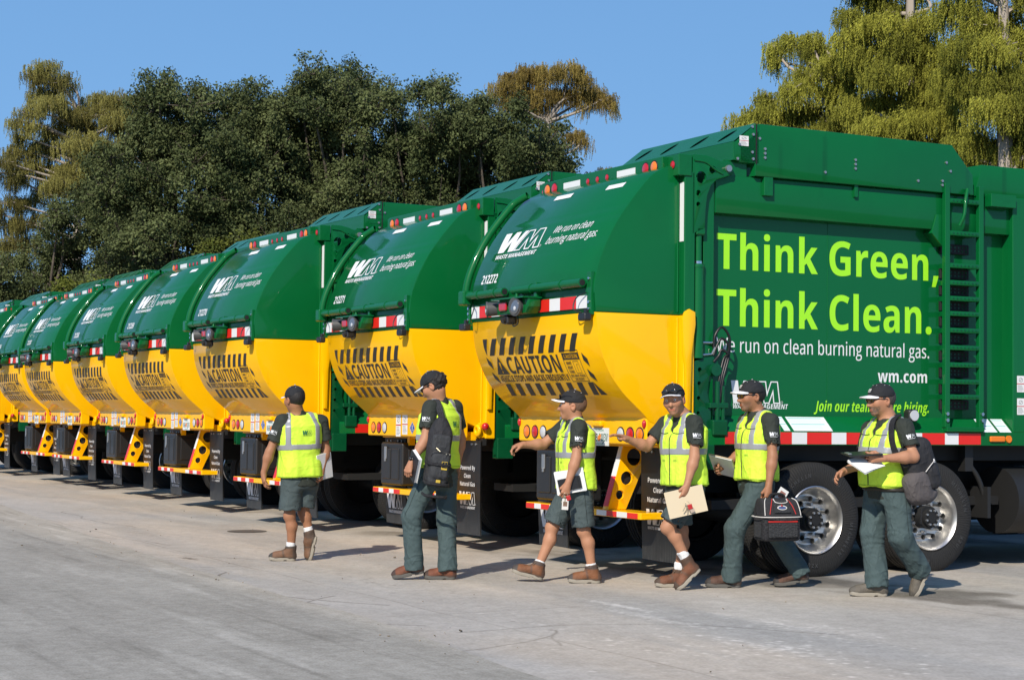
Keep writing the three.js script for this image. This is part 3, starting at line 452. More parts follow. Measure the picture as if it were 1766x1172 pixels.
// ---------------------------------------------------------------- the yard: pale worn concrete by the trucks, a strip of grey asphalt nearer the camera
const hash2 = (x, y, k) => { let n = Math.imul(x * 374761393 + y * 668265263 + k * 974711, 1274126177); n ^= n >>> 13; n = Math.imul(n, 1911520717); n ^= n >>> 16; return (n >>> 0) / 4294967296; };
function vn(u, v, k = 0) { const i = Math.floor(u), j = Math.floor(v), a = u - i, b = v - j, s = a * a * (3 - 2 * a), t = b * b * (3 - 2 * b); return lerp(lerp(hash2(i, j, k), hash2(i + 1, j, k), s), lerp(hash2(i, j + 1, k), hash2(i + 1, j + 1, k), s), t); }
const fbm = (u, v, k = 0, o = 4) => { let s = 0, a = 0.5, t = 0; for (let i = 0; i < o; i++, a *= 0.55, u *= 2.03, v *= 2.03) { s += a * vn(u, v, k + i); t += a; } return s / t; };
const CW = 34, CD = 17; // metres covered by one tile of the concrete: x from -34 to 0, z from -17 to 0
function groundTex(W, H, f) { const d = new Uint8Array(W * H * 4); for (let j = 0, i = 0; j < H; j++) for (let k = 0; k < W; k++, i++) { const c = f(k, j); for (let q = 0; q < 3; q++) d[i * 4 + q] = clamp(c[q], 0, 1) * 255; d[i * 4 + 3] = 255; } const t = new THREE.DataTexture(d, W, H); t.magFilter = THREE.LinearFilter; t.wrapS = t.wrapT = THREE.MirroredRepeatWrapping; t.colorSpace = THREE.SRGBColorSpace; t.needsUpdate = true; return t; }
const TW = 2048, TH = 1400, marks = new Float32Array(TW * TH);
{ // cracks, joints and scuffs, in metres
  const put = (x, z, w, v) => { const X = (x + CW) / CW * TW, Y = (-z) / CD * TH, r = Math.ceil(w / CW * TW + 1); for (let j = -r; j <= r; j++) for (let i = -r; i <= r; i++) { const px = Math.round(X) + i, py = Math.round(Y) + j; if (px < 0 || py < 0 || px >= TW || py >= TH) continue; const d = Math.hypot((px - X) * CW / TW, (py - Y) * CD / TH), a = sstep(w + 0.012, w * 0.3, d) * v; if (Math.abs(a) > Math.abs(marks[py * TW + px])) marks[py * TW + px] = a; } };
  const crack = (x, z, dir, len, w, v, wander = 0.5) => { for (let s = 0; s < len; s += 0.012) { dir += rr(-wander, wander) * 0.18; put(x, z, w * rr(0.4, 1), v * rr(0.5, 1)); x += Math.cos(dir) * 0.012; z += Math.sin(dir) * 0.012; if (rnd() < 0.002) crack(x, z, dir + rr(-1.2, 1.2), len * 0.25, w * 0.7, v * 0.8, wander); } };
  crack(-16.8, -6.2, 2.5, 3.2, 0.008, -0.22); crack(-12.5, -5.6, 2.6, 3.4, 0.012, -0.3); crack(-13.3, -5.5, 1.0, 1.2, 0.01, -0.28); crack(-11.2, -5.3, 2.2, 1.6, 0.009, -0.25); crack(-19, -5.9, 2.9, 5, 0.008, -0.22); crack(-9.6, -7.6, 2.5, 2.8, 0.008, -0.22); crack(-10.6, -6.0, 0.5, 2.2, 0.007, -0.2); crack(-22, -6.4, 3.0, 5, 0.009, -0.2);
  for (const z of [-5.75, -9.4]) for (let x = -34; x < 0; x += 0.012) put(x, z + 0.015 * Math.sin(x * 3), 0.006, -0.08 * (0.4 + vn(x * 2, z)));
  for (const x of [-25, -20.6, -16.2, -11.8]) for (let z = -17; z < -5.2; z += 0.012) put(x + 0.01 * Math.sin(z * 4), z, 0.006, -0.07 * (0.4 + vn(z * 2, x)));
  const chip = (x, z, n, v, sx, sz) => { for (let i = 0; i < n; i++) put(x + rr(-1, 1) * rr(0, sx), z + rr(-1, 1) * rr(0, sz), rr(0.004, 0.03), v * rr(0.4, 1)); };
  chip(-11.0, -7.0, 200, 0.13, 1.0, 0.10); chip(-11.8, -7.2, 160, 0.15, 0.7, 0.06); chip(-10.0, -7.6, 120, 0.12, 1.6, 0.35); chip(-9.2, -6.8, 160, 0.16, 1.8, 0.5); chip(-14, -6.2, 70, -0.14, 4, 0.5); chip(-10, -6, 90, 0.12, 3, 0.9); chip(-18, -6.6, 60, -0.12, 5, 0.5);
  chip(-17.2, -5.55, 90, -0.25, 0.22, 0.06); chip(-20.7, -7.4, 70, -0.3, 0.25, 0.05);
}
const concreteTex = groundTex(TW, TH, (i, j) => {
  const x = -CW + i / TW * CW, z = -j / TH * CD, big = fbm(x * 0.22, z * 0.5, 1), mid = fbm(x * 1.1, z * 2.6, 9), fine = fbm(x * 14, z * 14, 21, 3), gr = hash2(i, j, 77);
  const lane = sstep(0.46, 0.66, fbm(x * 0.16 + 3, z * 1.5, 33)), oil = sstep(0.60, 0.78, fbm(x * 0.7, z * 0.9, 55)) * sstep(-8.0, -9.5, z);
  const wear = sstep(-5.2, -6.2, z + 0.5 * (mid - 0.5)) * sstep(-9.2, -8.2, z);
  let v = 0.640 + 0.08 * (big - 0.5) + 0.08 * (mid - 0.5) + 0.08 * (fine - 0.5) + 0.07 * (gr - 0.5) - 0.04 * lane - 0.22 * oil + 0.015 * wear + marks[j * TW + i];
  const warm = 0.028 + 0.02 * sstep(0.35, 0.7, big) - 0.01 * lane; return [v + warm, v + 0.004, v - warm * 1.15];
});
const asphaltTex = groundTex(2048, 1024, (i, j) => { // 24 m by 8 m, streaked along the lane
  const x = -24 + i / 2048 * 24, z = -6 + j / 1024 * 8, st = fbm(x * 0.28, z * 6.5, 3), st2 = fbm(x * 0.9, z * 16, 15), mid = fbm(x * 0.9, z * 1.6, 40), gr = hash2(i, j, 5), fine = fbm(x * 16, z * 16, 60, 3);
  const pale = sstep(0.60, 0.78, fbm(x * 0.5, z * 4.5, 71)), dark = sstep(0.64, 0.8, fbm(x * 0.45, z * 8.5, 91)), edge = sstep(-4.75, -5.15, z);
  const v = 0.565 + 0.06 * (st - 0.5) + 0.045 * (st2 - 0.5) + 0.10 * (mid - 0.5) + 0.09 * (gr - 0.5) + 0.10 * (fine - 0.5) + 0.055 * pale - 0.05 * dark + 0.04 * edge; return [v + 0.028 + 0.010 * edge, v + 0.008, v - 0.034 - 0.012 * edge];
});
const gbump = grey(n256b, 0, 1, [1, 1]);
function sheet(name, x0, x1, z0, z1, y, map, mw, md, ox, oz, edge) {
  const nx = 160, nz = 12, g = new THREE.PlaneGeometry(1, 1, nx, nz), p = g.attributes.position, uv = g.attributes.uv;
  for (let i = 0; i < p.count; i++) { const a = uv.getX(i), b = uv.getY(i), x = lerp(x0, x1, a), z = edge ? lerp(z1, edge(x), b) : lerp(z1, z0, b); p.setXYZ(i, x, y, z); uv.setXY(i, (x - ox) / mw, (z - oz) / md); }
  g.computeVertexNormals();
  return struct(name, g, new THREE.MeshStandardMaterial({ map, roughness: 0.92, bumpMap: gbump, bumpScale: 0.006 }));
}
struct('ground', new THREE.PlaneGeometry(1400, 1400).rotateX(-Math.PI / 2).translate(-100, -0.03, -100), std(0.055, 0.07, 0.028, 0.95));
{ // v of the concrete grows with -z
  const m = sheet('concrete_yard', -75, 15, -22, 12, 0, concreteTex, CW, CD, -CW, 0);
  const uv = m.geometry.attributes.uv; for (let i = 0; i < uv.count; i++) uv.setY(i, -uv.getY(i));
}
sheet('asphalt_lane', -60, 12, -5, 11, 0.006, asphaltTex, 24, 8, -24, -6, (x) => { const s = [[-60, -7.2], [-28, -6.0], [-19.8, -5.4], [-16.7, -5.23], [-13.6, -5.12], [-11.5, -5.09], [-9.26, -4.89], [12, -3.9]]; let k = 0; while (k < s.length - 2 && x > s[k + 1][0]) k++; const t = (x - s[k][0]) / (s[k + 1][0] - s[k][0]); return lerp(s[k][1], s[k + 1][1], t) + 0.05 * (vn(x * 3, 4) - 0.5) + 0.03 * (vn(x * 11, 8) - 0.5); });
{ // an iron cover set in the concrete, half seen beside the second truck's shadow
  const c = thing('drain_cover', 'small dark iron drain cover set flat in the concrete left of the man in shorts', 'drain cover'); c.position.set(-20.75, 0, -7.42);
  part('frame', new THREE.RingGeometry(0.2, 0.24, 28).rotateX(-Math.PI / 2).translate(0, 0.006, 0), std(0.12, 0.10, 0.08, 0.8), c); part('lid', disc(0, -0.004, 0, 0.2, 0.02, 'y', 28), std(0.10, 0.085, 0.07, 0.8), c);
}

{ // loose grit and dead leaves lying about
  const g = trisOf(), N = 110, im = shadow(new THREE.InstancedMesh(g, std(0.2, 0.17, 0.13, 0.9), N)), m = new THREE.Matrix4(), q = new THREE.Quaternion(); im.name = 'grit';
  for (let i = 0; i < N; i++) { const s = i % 9 ? rr(0.003, 0.008) : rr(0.008, 0.015); q.setFromEuler(new THREE.Euler(rr(-0.4, 0.4), rr(0, 6.28), rr(-0.4, 0.4))); m.compose(V(rr(-26, -7), 0.01, i % 2 ? rr(-5.4, -4.7) : rr(-9.5, -2.5)), q, V(s * 1.5, s * 0.6, s)); im.setMatrixAt(i, m); const k = rr(0.5, 1.6); im.setColorAt(i, C(k, k * 0.95, k * 0.88)); }
  im.userData.kind = 'stuff'; scene.add(im);
  function trisOf() { const b = new THREE.IcosahedronGeometry(1, 0); return b; }
}
// ---------------------------------------------------------------- trees beyond the trucks
const FW = V(-0.8817, 0, -0.4704), RT = V(0.4707, 0, -0.8823);
const leafMat = (rough = 0.7) => phy(1, 1, 1, rough, { side: THREE.DoubleSide, transmission: 0.3, thickness: 0, ior: 1.1 });
const oakLeafMat = phy(1, 1, 1, 0.62, { side: THREE.DoubleSide, transmission: 0.12, thickness: 0, ior: 1.2 }), cyLeafMat = phy(1, 1, 1, 0.8, { side: THREE.DoubleSide, transmission: 0.25, thickness: 0, ior: 1.1 });
const barkMat = std(0.16, 0.13, 0.10, 0.95, { bumpMap: grey(n256b, 0, 1, [3, 3]), bumpScale: 0.03 }), paleBark = std(0.36, 0.31, 0.26, 0.95);
function trisGeo(tris) { const g = new THREE.BufferGeometry(); g.setAttribute('position', new THREE.BufferAttribute(new Float32Array(tris), 3)); g.computeVertexNormals(); return g; }
const onSphere = () => { const y = rr(-1, 1), a = rr(0, 6.2832), r = Math.sqrt(1 - y * y); return V(r * Math.cos(a), y, r * Math.sin(a)); };
function leafClump(n, R, len, wid) { // leaves round twigs
  const t = [];
  for (let i = 0; i < n; i++) {
    const c = onSphere().multiplyScalar(R * Math.cbrt(rnd())), d = onSphere(); d.y -= 0.2; d.normalize(); const s = onSphere().cross(d).normalize().multiplyScalar(wid * rr(0.7, 1.2)), l = len * rr(0.7, 1.25);
    const tip = c.clone().addScaledVector(d, l), mid = c.clone().addScaledVector(d, l * 0.5), n2 = s.clone().cross(d).multiplyScalar(0.18), a = mid.clone().add(s).add(n2), b = mid.clone().sub(s).add(n2);
    for (const q of [c, a, tip, c, tip, b]) t.push(q.x, q.y, q.z);
  }
  return trisGeo(t);
}
function drapeClump(n, L, R) { // strands of feathery needles hanging from a twig
  const t = [];
  for (let i = 0; i < n; i++) {
    let p = V(rr(-R, R), rr(-0.08, 0.1), rr(-R, R)); const len = L * rr(0.35, 1), steps = Math.round(len / 0.055), dx = rr(-0.25, 0.25), dz = rr(-0.25, 0.25);
    for (let k = 0; k < steps; k++) {
      const f = k / steps, q = p.clone().add(V(dx * 0.05 * (1 - f), -0.055, dz * 0.05 * (1 - f)));
      for (let m = 0; m < 2; m++) { const a = rr(0, 6.28), w = 0.05 * (1 - 0.5 * f) * rr(0.6, 1.2), e = p.clone().add(V(Math.cos(a) * w, -0.04 - rnd() * 0.03, Math.sin(a) * w)); const o = V(-Math.sin(a) * 0.009, 0.009, Math.cos(a) * 0.009); for (const z of [p.clone().add(o), e, p.clone().sub(o).add(V(0, -0.02, 0))]) t.push(z.x, z.y, z.z); }
      p = q;
    }
  }
  return trisGeo(t);
}
const oakClumps = [leafClump(30, 0.26, 0.115, 0.030), leafClump(24, 0.32, 0.10, 0.028)];
const drapes = [drapeClump(16, 0.68, 0.20), drapeClump(16, 0.46, 0.22)];
function limb(a, b, r0, r1, sag = 0.4) { // a bent tapering limb
  const m = a.clone().lerp(b, 0.5).add(V(rr(-sag, sag), rr(-sag, sag) * 0.6, rr(-sag, sag))), c = new THREE.CatmullRomCurve3([a, m, b]), g = new THREE.TubeGeometry(c, 8, 1, 6, false), p = g.attributes.position;
  const fr = c.getSpacedPoints(8); for (let i = 0; i < p.count; i++) { const k = Math.floor(i / 7), q = fr[k], r = lerp(r0, r1, k / 8); p.setXYZ(i, q.x + (p.getX(i) - q.x) * r, q.y + (p.getY(i) - q.y) * r, q.z + (p.getZ(i) - q.z) * r); }
  g.computeVertexNormals(); return g;
}
const place = (px, depth) => { const k = (px - 883) / 3070.5; return V(0, 0, 0).addScaledVector(FW, depth).addScaledVector(RT, depth * k); };
const M4 = new THREE.Matrix4(), Q4 = new THREE.Quaternion();
function crownOf(geo, mat, spots, parent, name = 'crown') { // spots: [position, scale, yaw, color]
  const im = shadow(new THREE.InstancedMesh(geo, mat, spots.length)); im.name = name; im.userData.kind = 'stuff';
  spots.forEach(([p, s, yaw, c, tilt = 0], i) => { Q4.setFromEuler(new THREE.Euler(tilt, yaw, 0)); M4.compose(p, Q4, V(s, s, s)); im.setMatrixAt(i, M4); im.setColorAt(i, c); });
  im.instanceMatrix.needsUpdate = true; parent.add(im); return im;
}

// broad-leaved trees: lobes are [right, up, depth, radius]; leaf clumps gather in twiggy tufts so that light and gaps show between them
function oak(base, trunkX, lobes, label, tones, density = 80, group = 'dark broad-leaved trees behind the trucks') {
  const T = thing('oak_tree', label, 'tree', group); T.position.copy(base).addScaledVector(RT, trunkX); T.position.y = 0;
  const wood = [limb(V(0, 0, 0), V(0, 4.5, 0), 0.34, 0.22, 0.15)], A = [], B = [];
  for (const [x, y, z, R] of lobes) {
    const c = V(0, y, 0).addScaledVector(RT, x).addScaledVector(FW, z), tone = rnd();
    if (rnd() < 0.6) wood.push(limb(V(0, y * 0.66, 0).addScaledVector(RT, x * 0.45), c, 0.06, 0.025, 0.35));
    const tufts = Math.round(10 + 14 * R);
    for (let t = 0; t < tufts; t++) {
      const d = onSphere(); d.y = d.y * 0.8 + 0.15; const q = c.clone().addScaledVector(d, R * rr(0.25, 1.22)).add(V(rr(-0.15, 0.15), rr(-0.15, 0.2), rr(-0.15, 0.15))), tr = R * rr(0.16, 0.34); wood.push(limb(c, q.clone().addScaledVector(d, tr), 0.022, 0.006, 0.08));
      const n = Math.max(3, Math.round(density * tr * tr * 2.6)), tt = rnd();
      for (let i = 0; i < n; i++) {
        const p = q.clone().add(onSphere().multiplyScalar(tr * Math.sqrt(rnd()))), k = clamp(tone * 0.35 + tt * 0.4 + rnd() * 0.3, 0, 1), m = rr(0.8, 1.2);
        (rnd() < 0.5 ? A : B).push([p, rr(0.6, 1.1), rr(0, 6.28), C(lerp(tones[0][0], tones[1][0], k) * m, lerp(tones[0][1], tones[1][1], k) * m, lerp(tones[0][2], tones[1][2], k) * m), rr(-0.5, 0.5)]);
      }
    }
  }
  part('trunk', wood, barkMat, T); crownOf(oakClumps[0], oakLeafMat, A, T); crownOf(oakClumps[1], oakLeafMat, B, T); return T;
}
const along = (list, x) => { if (x <= list[0][0]) return list[0][1]; for (let i = 1; i < list.length; i++) if (x <= list[i][0]) return lerp(list[i - 1][1], list[i][1], (x - list[i - 1][0]) / (list[i][0] - list[i - 1][0])); return list[list.length - 1][1]; };
function massOfOaks(base, top, floor, trunks, x0, x1, step, tones, depth, density, group) { // neighbouring trees whose crowns meet under one uneven top
  const lobes = trunks.map(() => []);
  for (let x = x0; x <= x1; x += step) for (let y = along(top, x), row = 0; y > floor(x); row++) {
    const R = row ? rr(0.4, 0.95) : rr(0.25, 0.65), xx = x + rr(-0.4, 0.4) * step; const yy = row ? y : along(top, xx) - R * 1.32;
    let b = 0; trunks.forEach(([t], i) => { if (Math.abs(xx - t + rr(-0.5, 0.5)) < Math.abs(xx - trunks[b][0])) b = i; });
    if (rnd() > 0.07) lobes[b].push([xx - trunks[b][0], yy, rr(-depth, depth) - (row ? 0 : 0.3), R]);
    y = yy - R * rr(0.7, 1.1);
  }
  trunks.forEach(([t, label], i) => oak(base, t, lobes[i], label, tones, density, group));
}
// a cypress: boughs [right, up, radius] carrying hanging sprays
function cypress(px, depth, height, boughs, label, tones, per = 95, flat = 0.75, spread = 1.2) {
  const T = thing('cypress_tree', label, 'tree'); T.position.copy(place(px, depth));
  const wood = [limb(V(0, 0, 0), V(0, height, 0), 0.30, 0.06, 0.25)], A = [], B = [];
  for (const [x, y, r] of boughs) {
    const z = rr(-spread, spread) * 0.8, c = V(0, y, 0).addScaledVector(RT, x).addScaledVector(FW, z), tone = rnd(), hub = V(0, Math.min(height, y - 0.6), 0); wood.push(limb(hub, c, 0.06, 0.02, 0.3));
    for (let t = 0; t < 4; t++) wood.push(limb(c.clone().add(V(0, -0.1, 0)), c.clone().add(V(rr(-r, r), rr(-0.3, 0.3) * r, rr(-r, r))), 0.018, 0.006, 0.1));
    const m = Math.max(4, Math.round(per * r * r));
    for (let i = 0; i < m; i++) {
      const a = rr(0, 6.28), q = Math.sqrt(rnd()), up = Math.sqrt(Math.max(0, 1 - q * q)), p = c.clone().add(V(Math.cos(a) * q * r * 1.05, r * flat * (up * rr(0.1, 1.0) - 0.25), Math.sin(a) * q * r * 1.05));
      const k = clamp(tone * 0.6 + rnd() * 0.45, 0, 1), m2 = rr(0.85, 1.15);
      (rnd() < 0.5 ? A : B).push([p, rr(0.6, 1.2), rr(0, 6.28), C(lerp(tones[0][0], tones[1][0], k) * m2, lerp(tones[0][1], tones[1][1], k) * m2, lerp(tones[0][2], tones[1][2], k) * m2), rr(-0.3, 0.3)]);
    }
  }
  part('trunk', wood, paleBark, T); crownOf(drapes[0], cyLeafMat, A, T); crownOf(drapes[1], cyLeafMat, B, T); return T;
}
const OAK = [[0.026, 0.042, 0.013], [0.155, 0.18, 0.07]], OAKY = [[0.06, 0.085, 0.014], [0.17, 0.18, 0.03]];
massOfOaks(place(600, 52), [[-6.9, 8.6], [-6.4, 10.1], [-6.0, 10.7], [-5.4, 11.1], [-4.7, 10.9], [-4.0, 11.3], [-3.2, 11.3], [-2.6, 10.9], [-2.0, 11.05], [-1.45, 11.0], [-1.03, 11.55], [-0.69, 11.95], [-0.26, 11.9], [0.25, 11.8], [0.77, 11.35], [1.03, 11.0], [1.62, 11.15], [2.13, 11.35], [2.65, 10.9], [3.33, 10.85], [3.67, 10.75], [4.35, 10.5], [5.04, 10.3], [5.72, 9.9], [6.2, 9.3], [6.5, 8.6], [6.6, 7.8]], (x) => lerp(4.4, 7.0, clamp((x + 6) / 12, 0, 1)),
  [[-5.0, 'dark green oak farthest left of the dense oak mass, beside the brown cypress'], [-2.9, 'dark green oak with a rounded top, second from the left in the oak mass'], [-0.3, 'tallest dark green oak, its loose twiggy top standing above the other oaks'], [2.3, 'dark green oak just right of the tallest oak'], [4.9, 'dark green oak at the right end of the oak mass, under the rusty cypress top']], -6.7, 6.5, 0.58, OAK, 1.8, 64);
massOfOaks(place(600, 57), [[-12.0, 6.0], [-10.8, 6.5], [-10.1, 7.1], [-9.2, 8.0], [-8.15, 8.5], [-7.25, 9.1], [-6.5, 9.6]], () => 3.6, [[-7.3, 'lower dark green tree between the brown cypress and the oaks'], [-10.0, 'low dark green tree at the left edge below the brown cypress']], -11.8, -6.3, 0.70, OAK, 1.2, 56);
massOfOaks(place(600, 49.5), [[-8.9, 3.0], [-8.3, 4.4], [-7.4, 5.2], [-6.6, 4.6], [-6.0, 3.4]], () => 2.2, [[-7.4, 'low yellow-green bush at the foot of the left trees']], -8.6, -6.2, 0.5, OAKY, 0.5, 90, 'yellowish bushy trees before the oaks');
massOfOaks(place(600, 50.2), [[-4.9, 4.6], [-4.2, 6.1], [-3.2, 6.6], [-2.2, 6.2], [-1.3, 5.2]], () => 3.6, [[-3.1, 'yellowish green bushy tree in front of the oaks, above the fourth truck']], -4.8, -1.4, 0.55, [[0.05, 0.07, 0.014], [0.14, 0.155, 0.03]], 0.4, 80, 'yellowish bushy trees before the oaks');
const CYL = [[0.16, 0.125, 0.03], [0.30, 0.25, 0.06]], CYB = [[0.13, 0.115, 0.035], [0.31, 0.29, 0.085]], CYO = [[0.15, 0.105, 0.03], [0.34, 0.265, 0.075]], CYR = [[0.12, 0.13, 0.022], [0.37, 0.365, 0.06]];
cypress(130, 60, 11.5, [[-1.04, 13.01, 0.55], [-1.43, 12.77, 0.49], [-0.55, 12.58, 0.59], [-1.23, 12.18, 0.59], [-0.83, 11.69, 0.68], [-0.29, 11.30, 0.59], [-0.71, 10.90, 0.59], [0.64, 11.96, 0.63], [0.26, 11.40, 0.68], [1.14, 11.80, 0.59], [1.63, 11.96, 0.51], [2.06, 12.04, 0.47], [0.86, 11.11, 0.74], [1.54, 11.21, 0.68], [0.28, 10.41, 0.78], [1.26, 10.32, 0.78], [-1.80, 11.09, 0.39], [-1.51, 11.39, 0.39], [-1.93, 10.69, 0.35], [-1.30, 10.95, 0.39], [-2.08, 10.20, 0.51], [-1.29, 10.40, 0.55], [-0.51, 10.31, 0.68], [-2.30, 9.70, 0.47], [-1.48, 9.71, 0.64], [-0.69, 9.61, 0.74], [0.09, 9.62, 0.78], [0.88, 9.63, 0.78], [-2.57, 10.15, 0.29], [-2.00, 9.21, 0.51], [-1.07, 9.02, 0.59], [-0.29, 9.03, 0.68], [0.60, 8.93, 0.68], [1.85, 10.42, 0.66], [-2.14, 8.42, 0.51], [-1.56, 8.52, 0.55], [-2.39, 7.83, 0.47], [-1.74, 7.74, 0.55], [-1.15, 8.04, 0.43], [-2.06, 7.20, 0.47], [-2.57, 7.04, 0.43], [-1.43, 7.05, 0.43], [-3.04, 9.40, 0.59], [-3.12, 8.22, 0.59], [-2.2, 6.4, 0.5], [-1.5, 6.0, 0.5], [2.4, 9.6, 0.6], [2.2, 8.6, 0.6], [1.5, 8.2, 0.7]], 'brown and olive cypress with drooping sprays at the left edge', CYB, 84);
cypress(942, 58, 11.0, [[-1.42, 12.12, 0.42], [-1.04, 12.47, 0.45], [-0.57, 12.70, 0.45], [0.00, 12.59, 0.51], [0.57, 12.67, 0.49], [1.05, 12.39, 0.45], [1.53, 12.04, 0.38], [1.89, 11.76, 0.30], [-1.61, 11.83, 0.34], [-0.75, 11.93, 0.53], [-0.09, 11.94, 0.53], [0.58, 11.94, 0.51], [1.24, 11.91, 0.38], [2.04, 11.51, 0.17], [-1.23, 11.55, 0.38], [-0.37, 11.46, 0.45], [0.77, 10.57, 0.26], [1.06, 10.61, 0.25], [1.21, 10.36, 0.15], [0.26, 10.89, 0.23], [1.30, 11.56, 0.21]], 'rusty brown cypress top leaning out above the right end of the oaks', CYO, 120, 0.7, 0.6);
cypress(1040, 60, 7.5, [[0, 9.55, 0.35], [-0.3, 9.3, 0.4], [0.35, 9.35, 0.4], [0.1, 8.8, 0.5], [-0.5, 8.6, 0.5], [0.6, 8.6, 0.5], [0, 8.0, 0.7]], 'small olive treetop peeping over the second truck beside the slogan truck', CYL, 90);
cypress(1430, 42, 9.4, [[-1.99, 8.46, 0.36], [-1.51, 8.67, 0.41], [-1.79, 8.05, 0.41], [-1.10, 8.33, 0.47], [-0.55, 8.68, 0.49], [-1.37, 9.02, 0.33], [-0.89, 9.09, 0.38], [-0.41, 8.06, 0.49], [0.14, 8.34, 0.52], [-0.62, 9.51, 0.36], [-0.14, 9.65, 0.41], [0.14, 9.10, 0.49], [-1.17, 10.27, 0.25], [-0.82, 10.48, 0.27], [-0.41, 10.46, 0.30], [-0.07, 10.28, 0.27], [-0.62, 10.14, 0.22], [-1.07, 9.99, 0.16], [0.28, 10.00, 0.41], [0.69, 9.52, 0.49], [-1.4, 7.7, 0.5], [-0.8, 7.6, 0.55], [0.6, 8.6, 0.5], [0.7, 7.8, 0.55], [0.1, 7.5, 0.55]], 'lower olive green cypress just left of the tall ones, above the slogan truck roof', CYR, 160, 0.8, 0.9);
cypress(1575, 40, 13, [[-1.23, 10.59, 0.42], [-1.36, 10.06, 0.39], [-0.84, 11.12, 0.47], [-0.84, 10.26, 0.47], [-0.44, 10.73, 0.47], [-0.97, 9.67, 0.50], [-0.38, 9.87, 0.52], [0.02, 10.27, 0.47], [-0.71, 9.14, 0.52], [-0.12, 9.28, 0.55], [0.41, 9.68, 0.50], [-1.10, 8.54, 0.52], [-0.45, 8.61, 0.55], [0.21, 8.68, 0.55], [0.60, 9.15, 0.50], [-0.84, 7.95, 0.52], [-0.19, 8.02, 0.55], [0.47, 8.09, 0.55], [0.86, 8.56, 0.47], [-0.45, 7.49, 0.52], [0.34, 7.50, 0.52], [-0.18, 11.66, 0.52], [-1.23, 11.52, 0.39], [0.22, 11.13, 0.31], [1.06, 7.77, 0.47], [-0.4, 12.4, 0.5], [0.1, 12.2, 0.5], [-0.2, 13.0, 0.4]], 'tall yellow-green cypress behind the roof of the slogan truck, its top out of frame', CYR, 165, 0.8, 0.9);
cypress(1730, 37, 13, [[-0.94, 10.05, 0.43], [-0.46, 9.68, 0.48], [0.09, 9.93, 0.48], [0.39, 9.32, 0.51], [-0.22, 9.07, 0.51], [-0.76, 9.19, 0.46], [-0.58, 8.46, 0.51], [0.02, 8.46, 0.53], [0.63, 8.59, 0.53], [-0.34, 7.85, 0.51], [0.26, 7.79, 0.53], [-0.59, 7.24, 0.48], [0.02, 7.12, 0.51], [0.62, 7.12, 0.53], [0.87, 7.86, 0.53], [0.88, 9.45, 0.53], [-0.70, 10.66, 0.46], [0.03, 10.79, 0.53], [0.76, 10.42, 0.53], [-0.95, 8.70, 0.36], [0.44, 6.76, 0.36], [-0.35, 6.81, 0.31], [1.3, 8.3, 0.6], [1.4, 9.6, 0.6], [1.5, 7.2, 0.6], [0.2, 11.6, 0.5], [-0.3, 12.3, 0.5], [0.4, 12.6, 0.5]], 'tall yellow-green cypress at the right edge of the picture', CYR, 165, 0.8, 0.9);
// ---------------------------------------------------------------- people: distance fields meshed by surface nets
const n3h = (x, y, z) => { let n = Math.imul(x, 374761393) + Math.imul(y, 668265263) + Math.imul(z, 1440662683); n = Math.imul(n ^ (n >>> 13), 1274126177); return ((n ^ (n >>> 16)) >>> 0) / 4294967296; };
function n3(x, y, z) { const i = Math.floor(x), j = Math.floor(y), k = Math.floor(z); x -= i; y -= j; z -= k; x = x * x * (3 - 2 * x); y = y * y * (3 - 2 * y); z = z * z * (3 - 2 * z);
  const e = (a, b) => lerp(n3h(i, j + a, k + b), n3h(i + 1, j + a, k + b), x); return lerp(lerp(e(0, 0), e(1, 0), y), lerp(e(0, 1), e(1, 1), y), z) * 2 - 1; }
const smin = (a, b, k) => { const h = Math.max(k - Math.abs(a - b), 0) / k; return Math.min(a, b) - h * h * k * 0.25; };
const smax = (a, b, k) => -smin(-a, -b, k);
function rc(a, b, ra, rb) { // tapered capsule
  const dx = b.x - a.x, dy = b.y - a.y, dz = b.z - a.z, l2 = dx * dx + dy * dy + dz * dz || 1e-9, ax = a.x, ay = a.y, az = a.z;
  return (x, y, z) => { x -= ax; y -= ay; z -= az; let t = (x * dx + y * dy + z * dz) / l2; t = t < 0 ? 0 : t > 1 ? 1 : t; x -= dx * t; y -= dy * t; z -= dz * t; return Math.sqrt(x * x + y * y + z * z) - ra - (rb - ra) * t; };
}
function frame(o, X, Y, Z) { return { o, X, Y, Z, at: (x, y, z) => V(o.x + X.x * x + Y.x * y + Z.x * z, o.y + X.y * x + Y.y * y + Z.y * z, o.z + X.z * x + Y.z * y + Z.z * z), dir: (x, y, z) => V(X.x * x + Y.x * y + Z.x * z, X.y * x + Y.y * y + Z.y * z, X.z * x + Y.z * y + Z.z * z) }; }
const inFrame = (F, f) => { const { o, X, Y, Z } = F; return (x, y, z) => { x -= o.x; y -= o.y; z -= o.z; return f(x * X.x + y * X.y + z * X.z, x * Y.x + y * Y.y + z * Y.z, x * Z.x + y * Z.y + z * Z.z); }; };
const ell = (cx, cy, cz, rx, ry, rz) => (x, y, z) => { x = (x - cx) / rx; y = (y - cy) / ry; z = (z - cz) / rz; const k0 = Math.sqrt(x * x + y * y + z * z), k1 = Math.sqrt(x * x / (rx * rx) + y * y / (ry * ry) + z * z / (rz * rz)); return k0 < 1e-6 ? -Math.min(rx, ry, rz) : k0 * (k0 - 1) / k1; };
const union = (fs, k) => (x, y, z) => { let d = fs[0](x, y, z); for (let i = 1; i < fs.length; i++) d = smin(d, fs[i](x, y, z), k); return d; };
